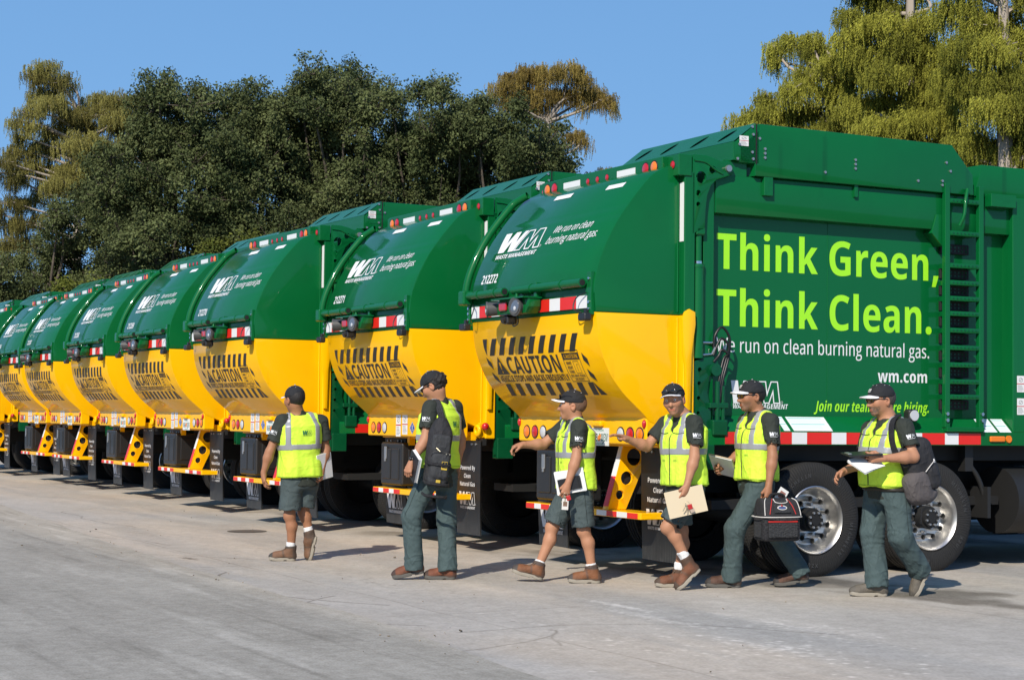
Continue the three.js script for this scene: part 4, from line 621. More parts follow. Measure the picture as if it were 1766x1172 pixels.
// a column with elliptic sections: stations [t, half width, half depth, shift forward] up the local y axis
const column = (st, ex = 2.3) => (x, y, z) => {
  let k = 0; const n = st.length - 1; while (k < n - 1 && y > st[k + 1][0]) k++; let t = (y - st[k][0]) / (st[k + 1][0] - st[k][0]); t = clamp(t, 0, 1); t = t * t * (3 - 2 * t);
  const a = lerp(st[k][1], st[k + 1][1], t), b = lerp(st[k][2], st[k + 1][2], t), o = lerp(st[k][3] || 0, st[k + 1][3] || 0, t), q = Math.pow(Math.pow(Math.abs(x / a), ex) + Math.pow(Math.abs((z - o) / b), ex), 1 / ex), r = Math.sqrt(x * x + (z - o) * (z - o)), d = q < 1e-4 ? -Math.min(a, b) : r * (1 - 1 / q);
  return smax(d, Math.max(st[0][0] - y, y - st[n][0]), 0.025);
};
function net(f, lo, hi, h) { // naive surface nets, with a coarse pass that skips empty space
  const nx = Math.ceil((hi.x - lo.x) / h) + 2, ny = Math.ceil((hi.y - lo.y) / h) + 2, nz = Math.ceil((hi.z - lo.z) / h) + 2, B = 4, val = new Float32Array(nx * ny * nz).fill(1), sx = 1, sy = nx, sz = nx * ny;
  for (let k = 0; k < nz; k += B) for (let j = 0; j < ny; j += B) for (let i = 0; i < nx; i += B) {
    const c = f(lo.x + (i + 1.5) * h, lo.y + (j + 1.5) * h, lo.z + (k + 1.5) * h), far = Math.abs(c) > h * B * 1.9;
    for (let kk = k; kk < Math.min(k + B, nz); kk++) for (let jj = j; jj < Math.min(j + B, ny); jj++) for (let ii = i; ii < Math.min(i + B, nx); ii++) val[ii + jj * sy + kk * sz] = far ? c : f(lo.x + ii * h, lo.y + jj * h, lo.z + kk * h);
  }
  const id = new Int32Array(nx * ny * nz).fill(-1), pos = [], idx = [];
  const E = [[0, 1], [2, 3], [4, 5], [6, 7], [0, 2], [1, 3], [4, 6], [5, 7], [0, 4], [1, 5], [2, 6], [3, 7]], off = [0, sx, sy, sx + sy, sz, sz + sx, sz + sy, sz + sx + sy];
  for (let k = 0; k < nz - 1; k++) for (let j = 0; j < ny - 1; j++) for (let i = 0; i < nx - 1; i++) {
    const o = i + j * sy + k * sz; let m = 0; for (let c = 0; c < 8; c++) if (val[o + off[c]] < 0) m |= 1 << c; if (m === 0 || m === 255) continue;
    let px = 0, py = 0, pz = 0, n = 0;
    for (const [a, b] of E) { const va = val[o + off[a]], vb = val[o + off[b]]; if ((va < 0) === (vb < 0)) continue; const t = va / (va - vb); px += (a & 1) + t * ((b & 1) - (a & 1)); py += (a >> 1 & 1) + t * ((b >> 1 & 1) - (a >> 1 & 1)); pz += (a >> 2) + t * ((b >> 2) - (a >> 2)); n++; }
    id[o] = pos.length / 3; pos.push(lo.x + (i + px / n) * h, lo.y + (j + py / n) * h, lo.z + (k + pz / n) * h);
  }
  const quad = (a, b, c, d, flip) => { if (a < 0 || b < 0 || c < 0 || d < 0) return; if (flip) idx.push(a, c, b, a, d, c); else idx.push(a, b, c, a, c, d); };
  for (let k = 1; k < nz - 1; k++) for (let j = 1; j < ny - 1; j++) for (let i = 1; i < nx - 1; i++) {
    const o = i + j * sy + k * sz, s = val[o] < 0;
    if (s !== val[o + sx] < 0) quad(id[o - sy - sz], id[o - sz], id[o], id[o - sy], !s);
    if (s !== val[o + sy] < 0) quad(id[o - sx - sz], id[o - sx], id[o], id[o - sz], !s);
    if (s !== val[o + sz] < 0) quad(id[o - sx - sy], id[o - sy], id[o], id[o - sx], !s);
  }
  const g = new THREE.BufferGeometry(); g.setAttribute('position', new THREE.BufferAttribute(new Float32Array(pos), 3)); g.setIndex(idx); g.computeVertexNormals();
  const uv = new Float32Array(pos.length / 3 * 2); for (let i = 0; i < pos.length / 3; i++) { uv[i * 2] = pos[i * 3] + pos[i * 3 + 2]; uv[i * 2 + 1] = pos[i * 3 + 1]; } g.setAttribute('uv', new THREE.BufferAttribute(uv, 2));
  return g;
}
function boxOf(pts, pad) { const lo = V(9, 9, 9), hi = V(-9, -9, -9); for (const p of pts) { lo.min(p); hi.max(p); } return [lo.subScalar(pad), hi.addScalar(pad)]; }
function colored(g, fn) { const p = g.attributes.position, c = new Float32Array(p.count * 3); for (let i = 0; i < p.count; i++) { const q = fn(p.getX(i), p.getY(i), p.getZ(i)); c.set(q, i * 3); } g.setAttribute('color', new THREE.BufferAttribute(c, 3)); return g; }
function hit(f, o, d, far = 0.5) { let t = far; for (let i = 0; i < 80 && t > 0; i++) { const s = f(o.x + d.x * t, o.y + d.y * t, o.z + d.z * t); if (s < 0.0008) break; t -= Math.max(s * 0.6, 0.0006); } return o.clone().addScaledVector(d, Math.max(t, 0)); } // from outside towards o

const crumpleN = tileNoise(512, 4, 5, 31), crumpleM = tileNoise(512, 3, 9, 47);
const weave = dataTex(512, (x, y, i) => { const v = Math.pow(1 - Math.abs(crumpleN[i] * 2 - 1), 3) * 0.65 + Math.pow(1 - Math.abs(crumpleM[i] * 2 - 1), 4) * 0.25 + 0.04 * hash2(x, y, 3); return [v, v, v]; }, { repeat: [1.7, 1.25] });
const cloth = (r, g, b, more = {}) => phy(r, g, b, 0.85, { sheen: 0.3, sheenRoughness: 0.6, bumpMap: weave, bumpScale: 0.013, ...more });
const MV = cloth(0.60, 0.88, 0.055, { roughness: 0.75, sheen: 0.2, bumpScale: 0.010 }), MShirt = cloth(0.022, 0.028, 0.022), MTrs = cloth(0.050, 0.080, 0.082), MShort = cloth(0.054, 0.076, 0.079), MBand = phy(0.30, 0.31, 0.33, 0.42, { metalness: 0.1 }), MPipe = std(0.02, 0.022, 0.018, 0.7);
const MSkin = phy(1, 1, 1, 0.55, { vertexColors: true, specularIntensity: 0.7, bumpMap: grey(n256b, 0, 1, [9, 9]), bumpScale: 0.0012 }), MSole = std(0.30, 0.27, 0.22, 0.9), MSoleD = std(0.10, 0.095, 0.085, 0.9), MSock = cloth(0.75, 0.75, 0.75), MCap = cloth(0.012, 0.013, 0.016), MCapW = cloth(0.78, 0.78, 0.80), MShade = phy(0.008, 0.008, 0.01, 0.12, { clearcoat: 1 }), MEye = std(0.65, 0.62, 0.6, 0.3), MIris = std(0.03, 0.02, 0.015, 0.3), MBoot = phy(1, 1, 1, 0.7, { vertexColors: true, bumpMap: grey(n256b, 0, 1, [8, 8]), bumpScale: 0.003 }), MBelt = std(0.02, 0.016, 0.012, 0.5), MWatch = phy(0.012, 0.012, 0.014, 0.35);
const sleeveLogo = printMat(160, 96, (g) => { const p = [[0, 0], [0.33, 0], [0.4, 0.56], [0.6, 0], [0.86, 0], [0.9, 0.56], [1.1, 0], [1.3, 0], [0.97, 1], [0.68, 1], [0.63, 0.48], [0.44, 1], [0.12, 1]]; g.beginPath(); p.forEach(([a, b], i) => (i ? g.lineTo(a * 60 + 6, b * 60 + 10) : g.moveTo(a * 60 + 6, b * 60 + 10))); g.fill(); g.lineWidth = 5; g.beginPath(); [[88, 70], [104, 12], [118, 50], [134, 12], [146, 70]].forEach(([a, b], i) => (i ? g.lineTo(a, b) : g.moveTo(a, b))); g.stroke(); g.fillRect(14, 80, 120, 6); }, C(0.7, 0.72, 0.74), 0.7);
const vestLogo = printMat(320, 150, (g) => { logoWM(g, 12, 8, 96, false); line(g, 'WASTE MANAGEMENT', 22, 240, 128, 14); }, C(0.03, 0.17, 0.06), 0.7);
const chestMark = printMat(96, 48, (g) => { line(g, 'ANSI', 8, 80, 18, 12); line(g, 'CLASS 2', 4, 88, 38, 12); }, C(0.12, 0.2, 0.04), 0.7);
const YAW = Math.atan2(0.8823, 0.4707);
const vec = (a) => V(a[0], a[1], a[2]);

function handField(W, K, thumbSide, palmN, curl, spread, thumbCurl = 0.5) { // a palm, four fingers of three joints, a thumb from the side of the palm
  const d = K.clone().sub(W).normalize(), s = thumbSide.clone().addScaledVector(d, -thumbSide.dot(d)).normalize(); const n = s.clone().cross(d); if (n.dot(palmN) < 0) n.negate();
  const at = (a, b, c) => W.clone().addScaledVector(d, a).addScaledVector(s, b).addScaledVector(n, c), fs = [], bits = [];
  const palm = [rc(at(-0.01, 0, 0), at(0.05, 0.004, 0), 0.027, 0.022), rc(at(0.02, 0.015, 0), at(0.085, 0.028, 0), 0.018, 0.0135), rc(at(0.02, -0.012, 0), at(0.078, -0.028, 0), 0.017, 0.0125), rc(at(0.03, 0, 0), at(0.088, 0.008, 0), 0.017, 0.0135), rc(at(0.03, -0.005, 0), at(0.085, -0.012, 0), 0.017, 0.0135)];
  bits.push(at(-0.03, 0, 0), at(0.09, 0.04, 0), at(0.09, -0.04, 0));
  const fingers = [[0.030, 0.086, 0.95], [0.0095, 0.091, 1.05], [-0.011, 0.087, 0.98], [-0.030, 0.078, 0.78]];
  fingers.forEach(([b, a, k], i) => {
    let p = at(a, b, 0), ang = 0; const fan = (1.2 - i * 0.85) * spread, seg = [0.043, 0.027, 0.021], r = [0.0098, 0.0088, 0.0078, 0.0066], ch = [];
    for (let j = 0; j < 3; j++) { ang += (Array.isArray(curl) ? curl[i] : curl) * (j === 0 ? 0.8 : 1.05); const q = p.clone().addScaledVector(d, Math.cos(ang) * seg[j] * k * Math.cos(fan)).addScaledVector(n, Math.sin(ang) * seg[j] * k).addScaledVector(s, Math.sin(fan) * seg[j] * k); ch.push(rc(p, q, r[j], r[j + 1])); p = q; bits.push(q); }
    fs.push(union(ch, 0.004));
  });
  const t0 = at(0.022, 0.024, 0.006), t1 = at(0.058, 0.046, 0.014 + 0.012 * thumbCurl), t2 = at(0.088 - 0.012 * thumbCurl, 0.050 - 0.022 * thumbCurl, 0.020 + 0.026 * thumbCurl), t3 = at(0.108 - 0.03 * thumbCurl, 0.046 - 0.036 * thumbCurl, 0.026 + 0.034 * thumbCurl); bits.push(t1, t2, t3);
  fs.push(union([rc(t0, t1, 0.0155, 0.0115), rc(t1, t2, 0.0115, 0.010), rc(t2, t3, 0.010, 0.0075)], 0.006));
  const pf = union(palm, 0.018);
  return { f: (x, y, z) => { let q = 9; for (const u of fs) { const v = u(x, y, z); if (v < q) q = v; } return smin(pf(x, y, z), q, 0.007); }, bits, grip: at(0.095, 0, 0.028), n, s, d };
}

function person(S) {
  const J = {}; for (const k in S.j) J[k] = vec(S.j[k]);
  const G = thing('person', S.label, 'person', undefined); G.position.set(S.at[0], 0, S.at[2]); G.rotation.y = YAW;
  const skin = S.skin, lower = S.shorts;
  const world = (p) => p.clone().applyAxisAngle(UPY, YAW).add(G.position);
  // torso frame: X to the person's left, Y up the spine, Z forward
  const hip = J.HL.clone().lerp(J.HR, 0.5), Y = J.neck.clone().sub(hip).normalize(), across = J.SL.clone().sub(J.SR); across.addScaledVector(Y, -across.dot(Y)).normalize();
  const Z = across.clone().cross(Y), T = frame(hip, across, Y, Z), tN = J.neck.clone().sub(hip).length(), w = S.w || 1, b = S.b || 1, sh = tN / 0.64;
  const fat = S.belly || 0;
  const stations = (o) => [[-0.10 * sh, 0.150 * w + o, 0.115 * b + o, -0.005], [0.06 * sh, 0.152 * w + o, 0.118 * b + o, 0.0 + fat * 0.3], [0.22 * sh, 0.150 * w + o, 0.118 * b + o + fat, 0.006 + fat * 0.5], [0.40 * sh, 0.172 * w + o, 0.122 * b + o + fat * 0.3, 0.002], [0.50 * sh, 0.176 * w + o * 0.9, 0.110 * b + o, -0.008], [0.565 * sh, 0.135 * w + o * 0.6, 0.080 * b + o * 0.8, -0.012], [0.60 * sh, 0.085 * w + o * 0.4, 0.06 * b + o * 0.6, -0.012]];
  const torso = inFrame(T, column(stations(0)));
  // head frame
  const hz = V(S.face[0], 0, S.face[1]).normalize(), hx = UPY.clone().cross(hz), H0 = J.head;
  const q = new THREE.Quaternion().setFromAxisAngle(hx, S.pitch || 0); hz.applyQuaternion(q); let hy = hz.clone().cross(hx); const q2 = new THREE.Quaternion().setFromAxisAngle(hz, S.roll || 0); hx.applyQuaternion(q2); hy.applyQuaternion(q2);
  const HS = 1.09, Hd = frame(H0, hx, hy, hz); { const at0 = Hd.at; Hd.at = (x, y, z) => at0(x * HS, y * HS, z * HS); }
  const inHead = (f) => inFrame({ o: H0, X: hx.clone().divideScalar(HS), Y: hy.clone().divideScalar(HS), Z: hz.clone().divideScalar(HS) }, (x, y, z) => f(x, y, z) * HS);
  const skullParts = [[ell(0, 0.030, -0.012, 0.074, 0.092, 0.096), 0], [ell(0, -0.035, 0.030, 0.058 * (S.jaw || 1), 0.068, 0.062), 0.05], [ell(0, -0.088, 0.060, 0.026, 0.022, 0.024), 0.03], [rc(V(0, 0.022, 0.086), V(0, -0.026, 0.108), 0.009, 0.0145), 0.016], [rc(V(-0.014, -0.03, 0.092), V(0.014, -0.03, 0.092), 0.009, 0.009), 0.012],
    [rc(V(-0.036, 0.036, 0.076), V(0.036, 0.036, 0.076), 0.014, 0.014), 0.02], [rc(V(-0.042, -0.012, 0.060), V(0.042, -0.012, 0.060), 0.026, 0.026), 0.03], [rc(V(-0.02, -0.056, 0.086), V(0.02, -0.056, 0.086), 0.0075, 0.0075), 0.01], [rc(V(-0.017, -0.068, 0.084), V(0.017, -0.068, 0.084), 0.008, 0.008), 0.01],
    [ell(0.076, -0.004, -0.012, 0.011, 0.033, 0.021), 0.008], [ell(-0.076, -0.004, -0.012, 0.011, 0.033, 0.021), 0.008]];
  const neckTop = Hd.at(0, -0.05, -0.022), neckBase = J.neck.clone().addScaledVector(Y, -0.02);
  const headLocal = (x, y, z) => { let d = 9; for (const [f, k] of skullParts) { const v = f(x, y, z); d = d > 8 ? v : k ? smin(d, v, k) : Math.min(d, v); } for (const s of [-1, 1]) { d = smax(d, -(Math.hypot(x - s * 0.032, y - 0.012, z - 0.104) - 0.019), 0.012); d = smax(d, -(Math.hypot((x - s * 0.088) * 1.3, y + 0.002, z + 0.010) - 0.012), 0.006); } d = smax(d, -(Math.hypot(Math.max(Math.abs(x) - 0.02, 0), y + 0.062, (z - 0.098)) - 0.0035), 0.004); return d; };
  const headF0 = inHead(headLocal), neckF = rc(neckTop, neckBase, 0.058 * (S.neckR || 1), 0.067 * (S.neckR || 1)), headF = (x, y, z) => smin(headF0(x, y, z), neckF(x, y, z), 0.03);
  // arms and legs
  const armK = S.arm || 1, armF = (s) => { const A = J['S' + s], E = J['E' + s], W = J['W' + s], up = E.clone().sub(A), mid = A.clone().addScaledVector(up, 0.45), fm = E.clone().lerp(W, 0.28); return union([rc(A, mid, 0.052 * armK, 0.048 * armK), rc(mid, E, 0.046 * armK, 0.041 * armK), rc(E, fm, 0.041 * armK, 0.044 * armK), rc(fm, W, 0.044 * armK, 0.027)], 0.03); };
  const footFrame = (s) => { const h = J['heel' + s], t = J['toe' + s], A = J['A' + s], f = t.clone().sub(h), Lh = f.length(); f.normalize(); const m = h.clone().addScaledVector(f, 0.06), u = A.clone().sub(m); u.addScaledVector(f, -u.dot(f)); u.z *= 0.3; u.addScaledVector(f, -u.dot(f)).normalize(); const yaw = S['yaw' + s] || 0; if (yaw) { const qq = new THREE.Quaternion().setFromAxisAngle(u, yaw); f.applyQuaternion(qq); } return { F: frame(h.clone().addScaledVector(f, -0.005), f, u, f.clone().cross(u)), L: Math.max(0.27, Math.min(0.315, Lh + 0.02)) }; };
  const feet = { L: footFrame('L'), R: footFrame('R') };
  const legF = (s) => { const Hh = J['H' + s], N = J['N' + s], A = J['A' + s], back = feet[s].F.X.clone().multiplyScalar(-0.018), c = N.clone().lerp(A, 0.30).add(back); const k = lower ? 1 : 0.85; return union([rc(Hh, N, 0.080 * k, 0.053 * k), rc(N, c, 0.050 * k, 0.053 * k), rc(c, A, 0.052 * k, 0.035), rc(N.clone().addScaledVector(back, -0.7), N, 0.040 * k, 0.046 * k)], 0.03); };
  const hands = { L: handField(J.WL, J.KL, vec(S.hand.L[0]), vec(S.hand.L[1]), S.hand.L[2], S.hand.L[3], S.hand.L[4]), R: handField(J.WR, J.KR, vec(S.hand.R[0]), vec(S.hand.R[1]), S.hand.R[2], S.hand.R[3], S.hand.R[4]) };
  const aL = armF('L'), aR = armF('R'), lL = legF('L'), lR = legF('R'), tinyTorso = inFrame(T, column(stations(-0.015)));
  const shL = rc(J.neck.clone().addScaledVector(Y, -0.05), J.SL, 0.05, 0.05), shR = rc(J.neck.clone().addScaledVector(Y, -0.05), J.SR, 0.05, 0.05);
  const bodyF = (x, y, z) => smin(smin(smin(tinyTorso(x, y, z), smin(shL(x, y, z), shR(x, y, z), 0.04), 0.05), Math.min(aL(x, y, z), aR(x, y, z)), 0.03), smin(Math.min(lL(x, y, z), lR(x, y, z)), neckF(x, y, z), 0.02), 0.03);
  const tone = (x, y, z, k = 1) => { const m = 1 + 0.05 * n3(x * 9, y * 9, z * 9) + 0.03 * n3(x * 40, y * 40, z * 40); return [skin[0] * m * k, skin[1] * m * k * k, skin[2] * m * k * k]; };
  const gs = [];
  { const [lo, hi] = boxOf(Object.values(J).filter((p) => p !== J.head && p !== J.heelL && p !== J.heelR && p !== J.toeL && p !== J.toeR), 0.10); gs.push(colored(net(bodyF, lo, hi, 0.0115), (x, y, z) => tone(x, y, z))); }
  for (const s of 'LR') { const Hn = hands[s], arm = s === 'L' ? aL : aR, f = (x, y, z) => smin(Hn.f(x, y, z), arm(x, y, z), 0.012), [lo, hi] = boxOf(Hn.bits, 0.022); gs.push(colored(net(f, lo, hi, 0.0036), (x, y, z) => tone(x, y, z, 0.97))); }
  { const lo = H0.clone().subScalar(0.17), hi = H0.clone().addScalar(0.17); const inv = (x, y, z) => { x -= H0.x; y -= H0.y; z -= H0.z; return [(x * hx.x + y * hx.y + z * hx.z) / HS, (x * hy.x + y * hy.y + z * hy.z) / HS, (x * hz.x + y * hz.y + z * hz.z) / HS]; };
    gs.push(colored(net(headF, lo, hi, 0.0042), (x, y, z) => { const [a, bb, c] = inv(x, y, z); let t = tone(x, y, z); const lip = sstep(0.012, 0.004, Math.hypot(Math.max(Math.abs(a) - 0.016, 0), bb + 0.062, (c - 0.09) * 0.5)); const cheek = sstep(0.035, 0.005, Math.hypot(Math.abs(a) - 0.045, bb + 0.015, c - 0.075)) * 0.5, ear = sstep(0.066, 0.078, Math.abs(a)) * 0.4; t = [t[0] * (1 - 0.1 * lip), t[1] * (1 - 0.38 * lip - 0.16 * cheek - 0.16 * ear), t[2] * (1 - 0.35 * lip - 0.16 * cheek - 0.16 * ear)];
      if (S.beard) { const m = sstep(-0.030, -0.045, bb) * sstep(0.035, 0.055, c + (S.beard[3] || 0)) * (1 - lip) * clamp(0.8 + 0.5 * n3(x * 90, y * 90, z * 90), 0, 1) * (S.beard[4] || 0.6); t = t.map((v, i) => lerp(v, S.beard[i], m)); } return t; })); }
  part('body', mergeGeometries(gs), MSkin, G);
  // eyes and brows
  for (const s of [-1, 1]) { const p = Hd.at(s * 0.032, 0.011, 0.083), e = part('eye', new THREE.SphereGeometry(0.0125, 12, 8).translate(p.x, p.y, p.z), MEye, G), ip = Hd.at(s * 0.032, 0.011, 0.0915); part('iris', new THREE.SphereGeometry(0.0052, 8, 6).translate(ip.x, ip.y, ip.z), MIris, e); const a = Hd.at(s * 0.016, 0.034, 0.092), c = Hd.at(s * 0.046, 0.036, 0.080); part('eyebrow', rod(a, c, 0.0045, 0.003, 6), S.hairMat, G); }
  // hair under the cap
  { const hairF = inHead( (x, y, z) => { let d = ell(0, 0.028, -0.016, 0.079 + S.hair * 0.6, 0.092, 0.100 + S.hair)(x, y, z); d = smax(d, z - 0.028 + 0.35 * Math.max(0, -y), 0.012); d = smax(d, -(y + 0.055 + S.hairLow), 0.01); d = smax(d, y - 0.075, 0.01); d = smax(d, -(Math.hypot((Math.abs(x) - 0.084) * 0.8, y + 0.004, z + 0.008) - 0.026), 0.008); if (S.curly) d -= 0.009 * n3(x * 60, y * 60, z * 60) + 0.004 * n3(x * 120, y * 120, z * 120); else d -= 0.0015 * n3(x * 150, y * 60, z * 150); return d; });
    part('hair', net(hairF, H0.clone().subScalar(0.17), H0.clone().addScalar(0.17), 0.0045), S.hairMat, G); }
  // cap: crown with a seam button and eyelets, a curved visor
  { const Cf = frame(Hd.at(0, 0.044, -0.006), hx, hy.clone().applyAxisAngle(hx, S.capTilt ?? -0.04), hz.clone().applyAxisAngle(hx, S.capTilt ?? -0.04)); { const at0 = Cf.at; Cf.at = (x, y, z) => at0(x * HS, y * HS, z * HS); }
    const inCap = (f) => inFrame({ o: Cf.o, X: Cf.X.clone().divideScalar(HS), Y: Cf.Y.clone().divideScalar(HS), Z: Cf.Z.clone().divideScalar(HS) }, (x, y, z) => f(x, y, z) * HS);
    const capF = inCap( (x, y, z) => { const a = ell(0, 0, 0, 0.088, 0.092, 0.106)(x, y, z), i = ell(0, 0, 0, 0.080, 0.086, 0.098)(x, y, z); return smax(smax(a, -i, 0.003), -y - 0.012 + 0.10 * Math.max(0, -z), 0.004) - 0.0012 * Math.max(0, 1 - Math.abs(((Math.atan2(x, z) / Math.PI * 3 + 90.5) % 1) - 0.5) * 30); });
    const cap = part('cap', net(capF, H0.clone().subScalar(0.16).add(V(0, 0.03, 0)), H0.clone().addScalar(0.16).add(V(0, 0.05, 0)), 0.0042), MCap, G);
    const vis = (top) => inCap( (x, y, z) => { const yy = 0.002 - 3.6 * x * x - 0.16 * (z - 0.08), e = Math.hypot(x / 0.080, (z - 0.072) / 0.108) - 1, s = Math.abs(y - yy - (top ? 0.0045 : 0)) - 0.0032; let d = smax(s, e * 0.08, 0.003); d = Math.max(d, 0.062 - z); if (top) d = Math.max(d, (Math.hypot(x / 0.062, (z - 0.068) / 0.082) - 1) * 0.07); return d; });
    const c = Cf.at(0, 0, 0.12), lo = c.clone().subScalar(0.13), hi = c.clone().addScalar(0.13);
    part('visor', net(vis(false), lo, hi, 0.0032), MCapW, cap); if (S.darkVisor) part('visor_top', net(vis(true), lo, hi, 0.0032), MCap, cap);
    const but = Cf.at(0, 0.094, 0); part('button', new THREE.SphereGeometry(0.007, 10, 6).translate(but.x, but.y, but.z), MCapW, cap);
    for (let k = 0; k < 6; k++) { const a = (k + 0.5) / 6 * Math.PI * 2, el = 0.95, p = Cf.at(0.088 * Math.sin(a) * Math.cos(el), 0.092 * Math.sin(el), 0.106 * Math.cos(a) * Math.cos(el)); part('eyelet', new THREE.SphereGeometry(0.0046, 8, 6).translate(p.x, p.y, p.z), MCapW, cap); }
    if (S.badge) { const g = new THREE.PlaneGeometry(0.062, 0.036, 8, 2), p = g.attributes.position; for (let i = 0; i < p.count; i++) { const x = p.getX(i), y = 0.036 + p.getY(i), rz = 0.110 * Math.sqrt(Math.max(0, 1 - (x / 0.092) ** 2 - (y / 0.096) ** 2)), qd = Cf.at(x, y, rz); p.setXYZ(i, qd.x, qd.y, qd.z); } g.computeVertexNormals(); part('cap_badge', g, capBadge, cap); }
  }
  if (S.shades !== undefined) { // sunglasses, on the nose or pushed up on the cap
    const oy = S.shades ? 0.078 : 0.012, oz = S.shades ? 0.012 : 0.004, f = inHead((x, y, z) => { y -= oy; z -= oz; const wz = 0.097 - 5.5 * x * x; let d = 9; for (const s of [-1, 1]) { d = Math.min(d, ell(s * 0.034, 0, 0.097 - 5.5 * 0.034 * 0.034, 0.029, 0.019, 0.0075)(x, y, z)); d = Math.min(d, rc(V(s * 0.060, 0.008, 0.078), V(s * 0.086, 0.004, -0.01), 0.004, 0.0035)(x, y, z)); } return Math.min(d, rc(V(-0.01, 0.006, wz), V(0.01, 0.006, wz), 0.004, 0.004)(x, y, z)); });
    part('sunglasses', net(f, H0.clone().subScalar(0.17), H0.clone().addScalar(0.18), 0.0032), MShade, G);
  }
  // shirt
  const shirtCol = inFrame(T, column(stations(0.012))), fold = (x, y, z, a, fr = 13) => a * (n3(x * fr + 7, y * fr * 0.7, z * fr) + 0.6 * n3(x * fr * 2.2, y * fr * 1.5 + 3, z * fr * 2.2));
  const sleeveEnd = {}, sleeve = (s) => { const A = J['S' + s].clone(), E = J['E' + s], d = E.clone().sub(A).normalize(), L = A.distanceTo(E) * (S.sleeve || 0.68), e = A.clone().addScaledVector(d, L); sleeveEnd[s] = { A, d, e, L }; const f = rc(A, e, 0.068 * armK, 0.073 * armK), inn = rc(A, e.clone().addScaledVector(d, 0.1), 0.055 * armK, 0.062 * armK), cut = e.x * d.x + e.y * d.y + e.z * d.z; return (x, y, z) => { const t = x * d.x + y * d.y + z * d.z - cut; let v = smax(f(x, y, z), t, 0.006); if (t > -0.05) v = smax(v, -inn(x, y, z), 0.004); return v; }; };
  const slL = sleeve('L'), slR = sleeve('R'), yL = rc(J.neck.clone().addScaledVector(Y, -0.045), J.SL, 0.052, 0.062 * armK), yR = rc(J.neck.clone().addScaledVector(Y, -0.045), J.SR, 0.052, 0.062 * armK);
  const collar = rc(J.neck.clone().addScaledVector(Y, -0.05), J.neck.clone().addScaledVector(Y, 0.005).addScaledVector(Z, -0.006), 0.078, 0.067 * (S.neckR || 1));
  const shirtF = (x, y, z) => { let d = smin(smin(shirtCol(x, y, z), smin(yL(x, y, z), yR(x, y, z), 0.05), 0.05), smin(slL(x, y, z), slR(x, y, z), 0.002), 0.035); const nk = collar(x, y, z); d = smin(d, Math.max(nk, Y.x * (x - J.neck.x) + Y.y * (y - J.neck.y) + Y.z * (z - J.neck.z) + 0.25 * (Z.x * (x - J.neck.x) + Z.z * (z - J.neck.z)) - 0.008), 0.02); return d < 0.04 && d > -0.04 ? d + fold(x, y, z, 0.0045) : d; };
  { const [lo, hi] = boxOf([J.neck, J.SL, J.SR, sleeveEnd.L.e, sleeveEnd.R.e, T.at(0.16, 0, 0.1), T.at(-0.16, 0, -0.1)], 0.11); const sm = part('shirt', net(shirtF, lo, hi, 0.0095), MShirt, G);
    for (const s of S.sleeveMarks || 'L') { const { A, d, L } = sleeveEnd[s], o = A.clone().addScaledVector(d, L * 0.62), out = V(0, 0, 1).addScaledVector(T.X, s === 'L' ? 0.6 : -0.6).addScaledVector(d, -0); out.addScaledVector(d, -out.dot(d)).normalize(); const cp = hit(shirtF, o, out, 0.2), g = new THREE.PlaneGeometry(0.085, 0.05, 6, 3), tx = d.clone().negate().cross(out).normalize(), p = g.attributes.position; for (let i = 0; i < p.count; i++) { const b0 = o.clone().addScaledVector(tx, p.getX(i)).addScaledVector(d, -p.getY(i)), h0 = hit(shirtF, b0, out, 0.2).addScaledVector(out, 0.005); p.setXYZ(i, h0.x, h0.y, h0.z); } g.computeVertexNormals(); void cp; part('sleeve_print', g, sleeveLogo, sm); }
  }
  // vest
  const hem = S.hem * sh, vs = stations(0.038); vs[0] = [hem, 0.170 * w + 0.036, 0.130 * b + 0.034 + fat * 0.4, fat * 0.2]; const vst = [vs[0], [hem + 0.10, 0.162 * w + 0.037, 0.126 * b + 0.036 + fat * 0.6, fat * 0.3], ...vs.filter((r) => r[0] > hem + 0.14)];
  const vestCol = inFrame(T, column(vst, 2.5)), ysL = rc(J.neck.clone().addScaledVector(Y, -0.055), J.SL.clone().lerp(J.neck, 0.22), 0.066, 0.068), ysR = rc(J.neck.clone().addScaledVector(Y, -0.055), J.SR.clone().lerp(J.neck, 0.22), 0.066, 0.068);
  const hole = (s) => { const { A, d } = sleeveEnd[s], a = A.clone().addScaledVector(T.X, (s === 'L' ? 1 : -1) * 0.012), b0 = A.clone().addScaledVector(d, 0.10).addScaledVector(T.X, (s === 'L' ? 1 : -1) * 0.03); return rc(a.addScaledVector(Y, 0.015), b0, 0.082 * armK, 0.085 * armK); };
  const hL = hole('L'), hR = hole('R'), vneck = rc(J.neck.clone().addScaledVector(Z, 0.02).addScaledVector(Y, 0.0), T.at(0, tN - 0.17, 0.15 + fat * 0.5), 0.066, 0.012), neckHole = rc(J.neck.clone().addScaledVector(Y, -0.03), J.neck.clone().addScaledVector(Y, 0.08), 0.073 * (S.neckR || 1), 0.078);
  const vestBase = (x, y, z) => { let d = smin(vestCol(x, y, z), smin(ysL(x, y, z), ysR(x, y, z), 0.04), 0.045); d = smax(d, -Math.min(hL(x, y, z), hR(x, y, z)), 0.010); d = smax(d, -Math.min(vneck(x, y, z), neckHole(x, y, z)), 0.008); return d; };
  const vestF = (x, y, z) => { const d = vestBase(x, y, z); if (d > 0.05 || d < -0.05) return d; const lowf = sstep(0.42, 0.05, (x - hip.x) * Y.x + (y - hip.y) * Y.y + (z - hip.z) * Y.z); return d + fold(x * 1.0, y * 0.55, z * 1.0, 0.0055 + 0.006 * lowf, 11); };
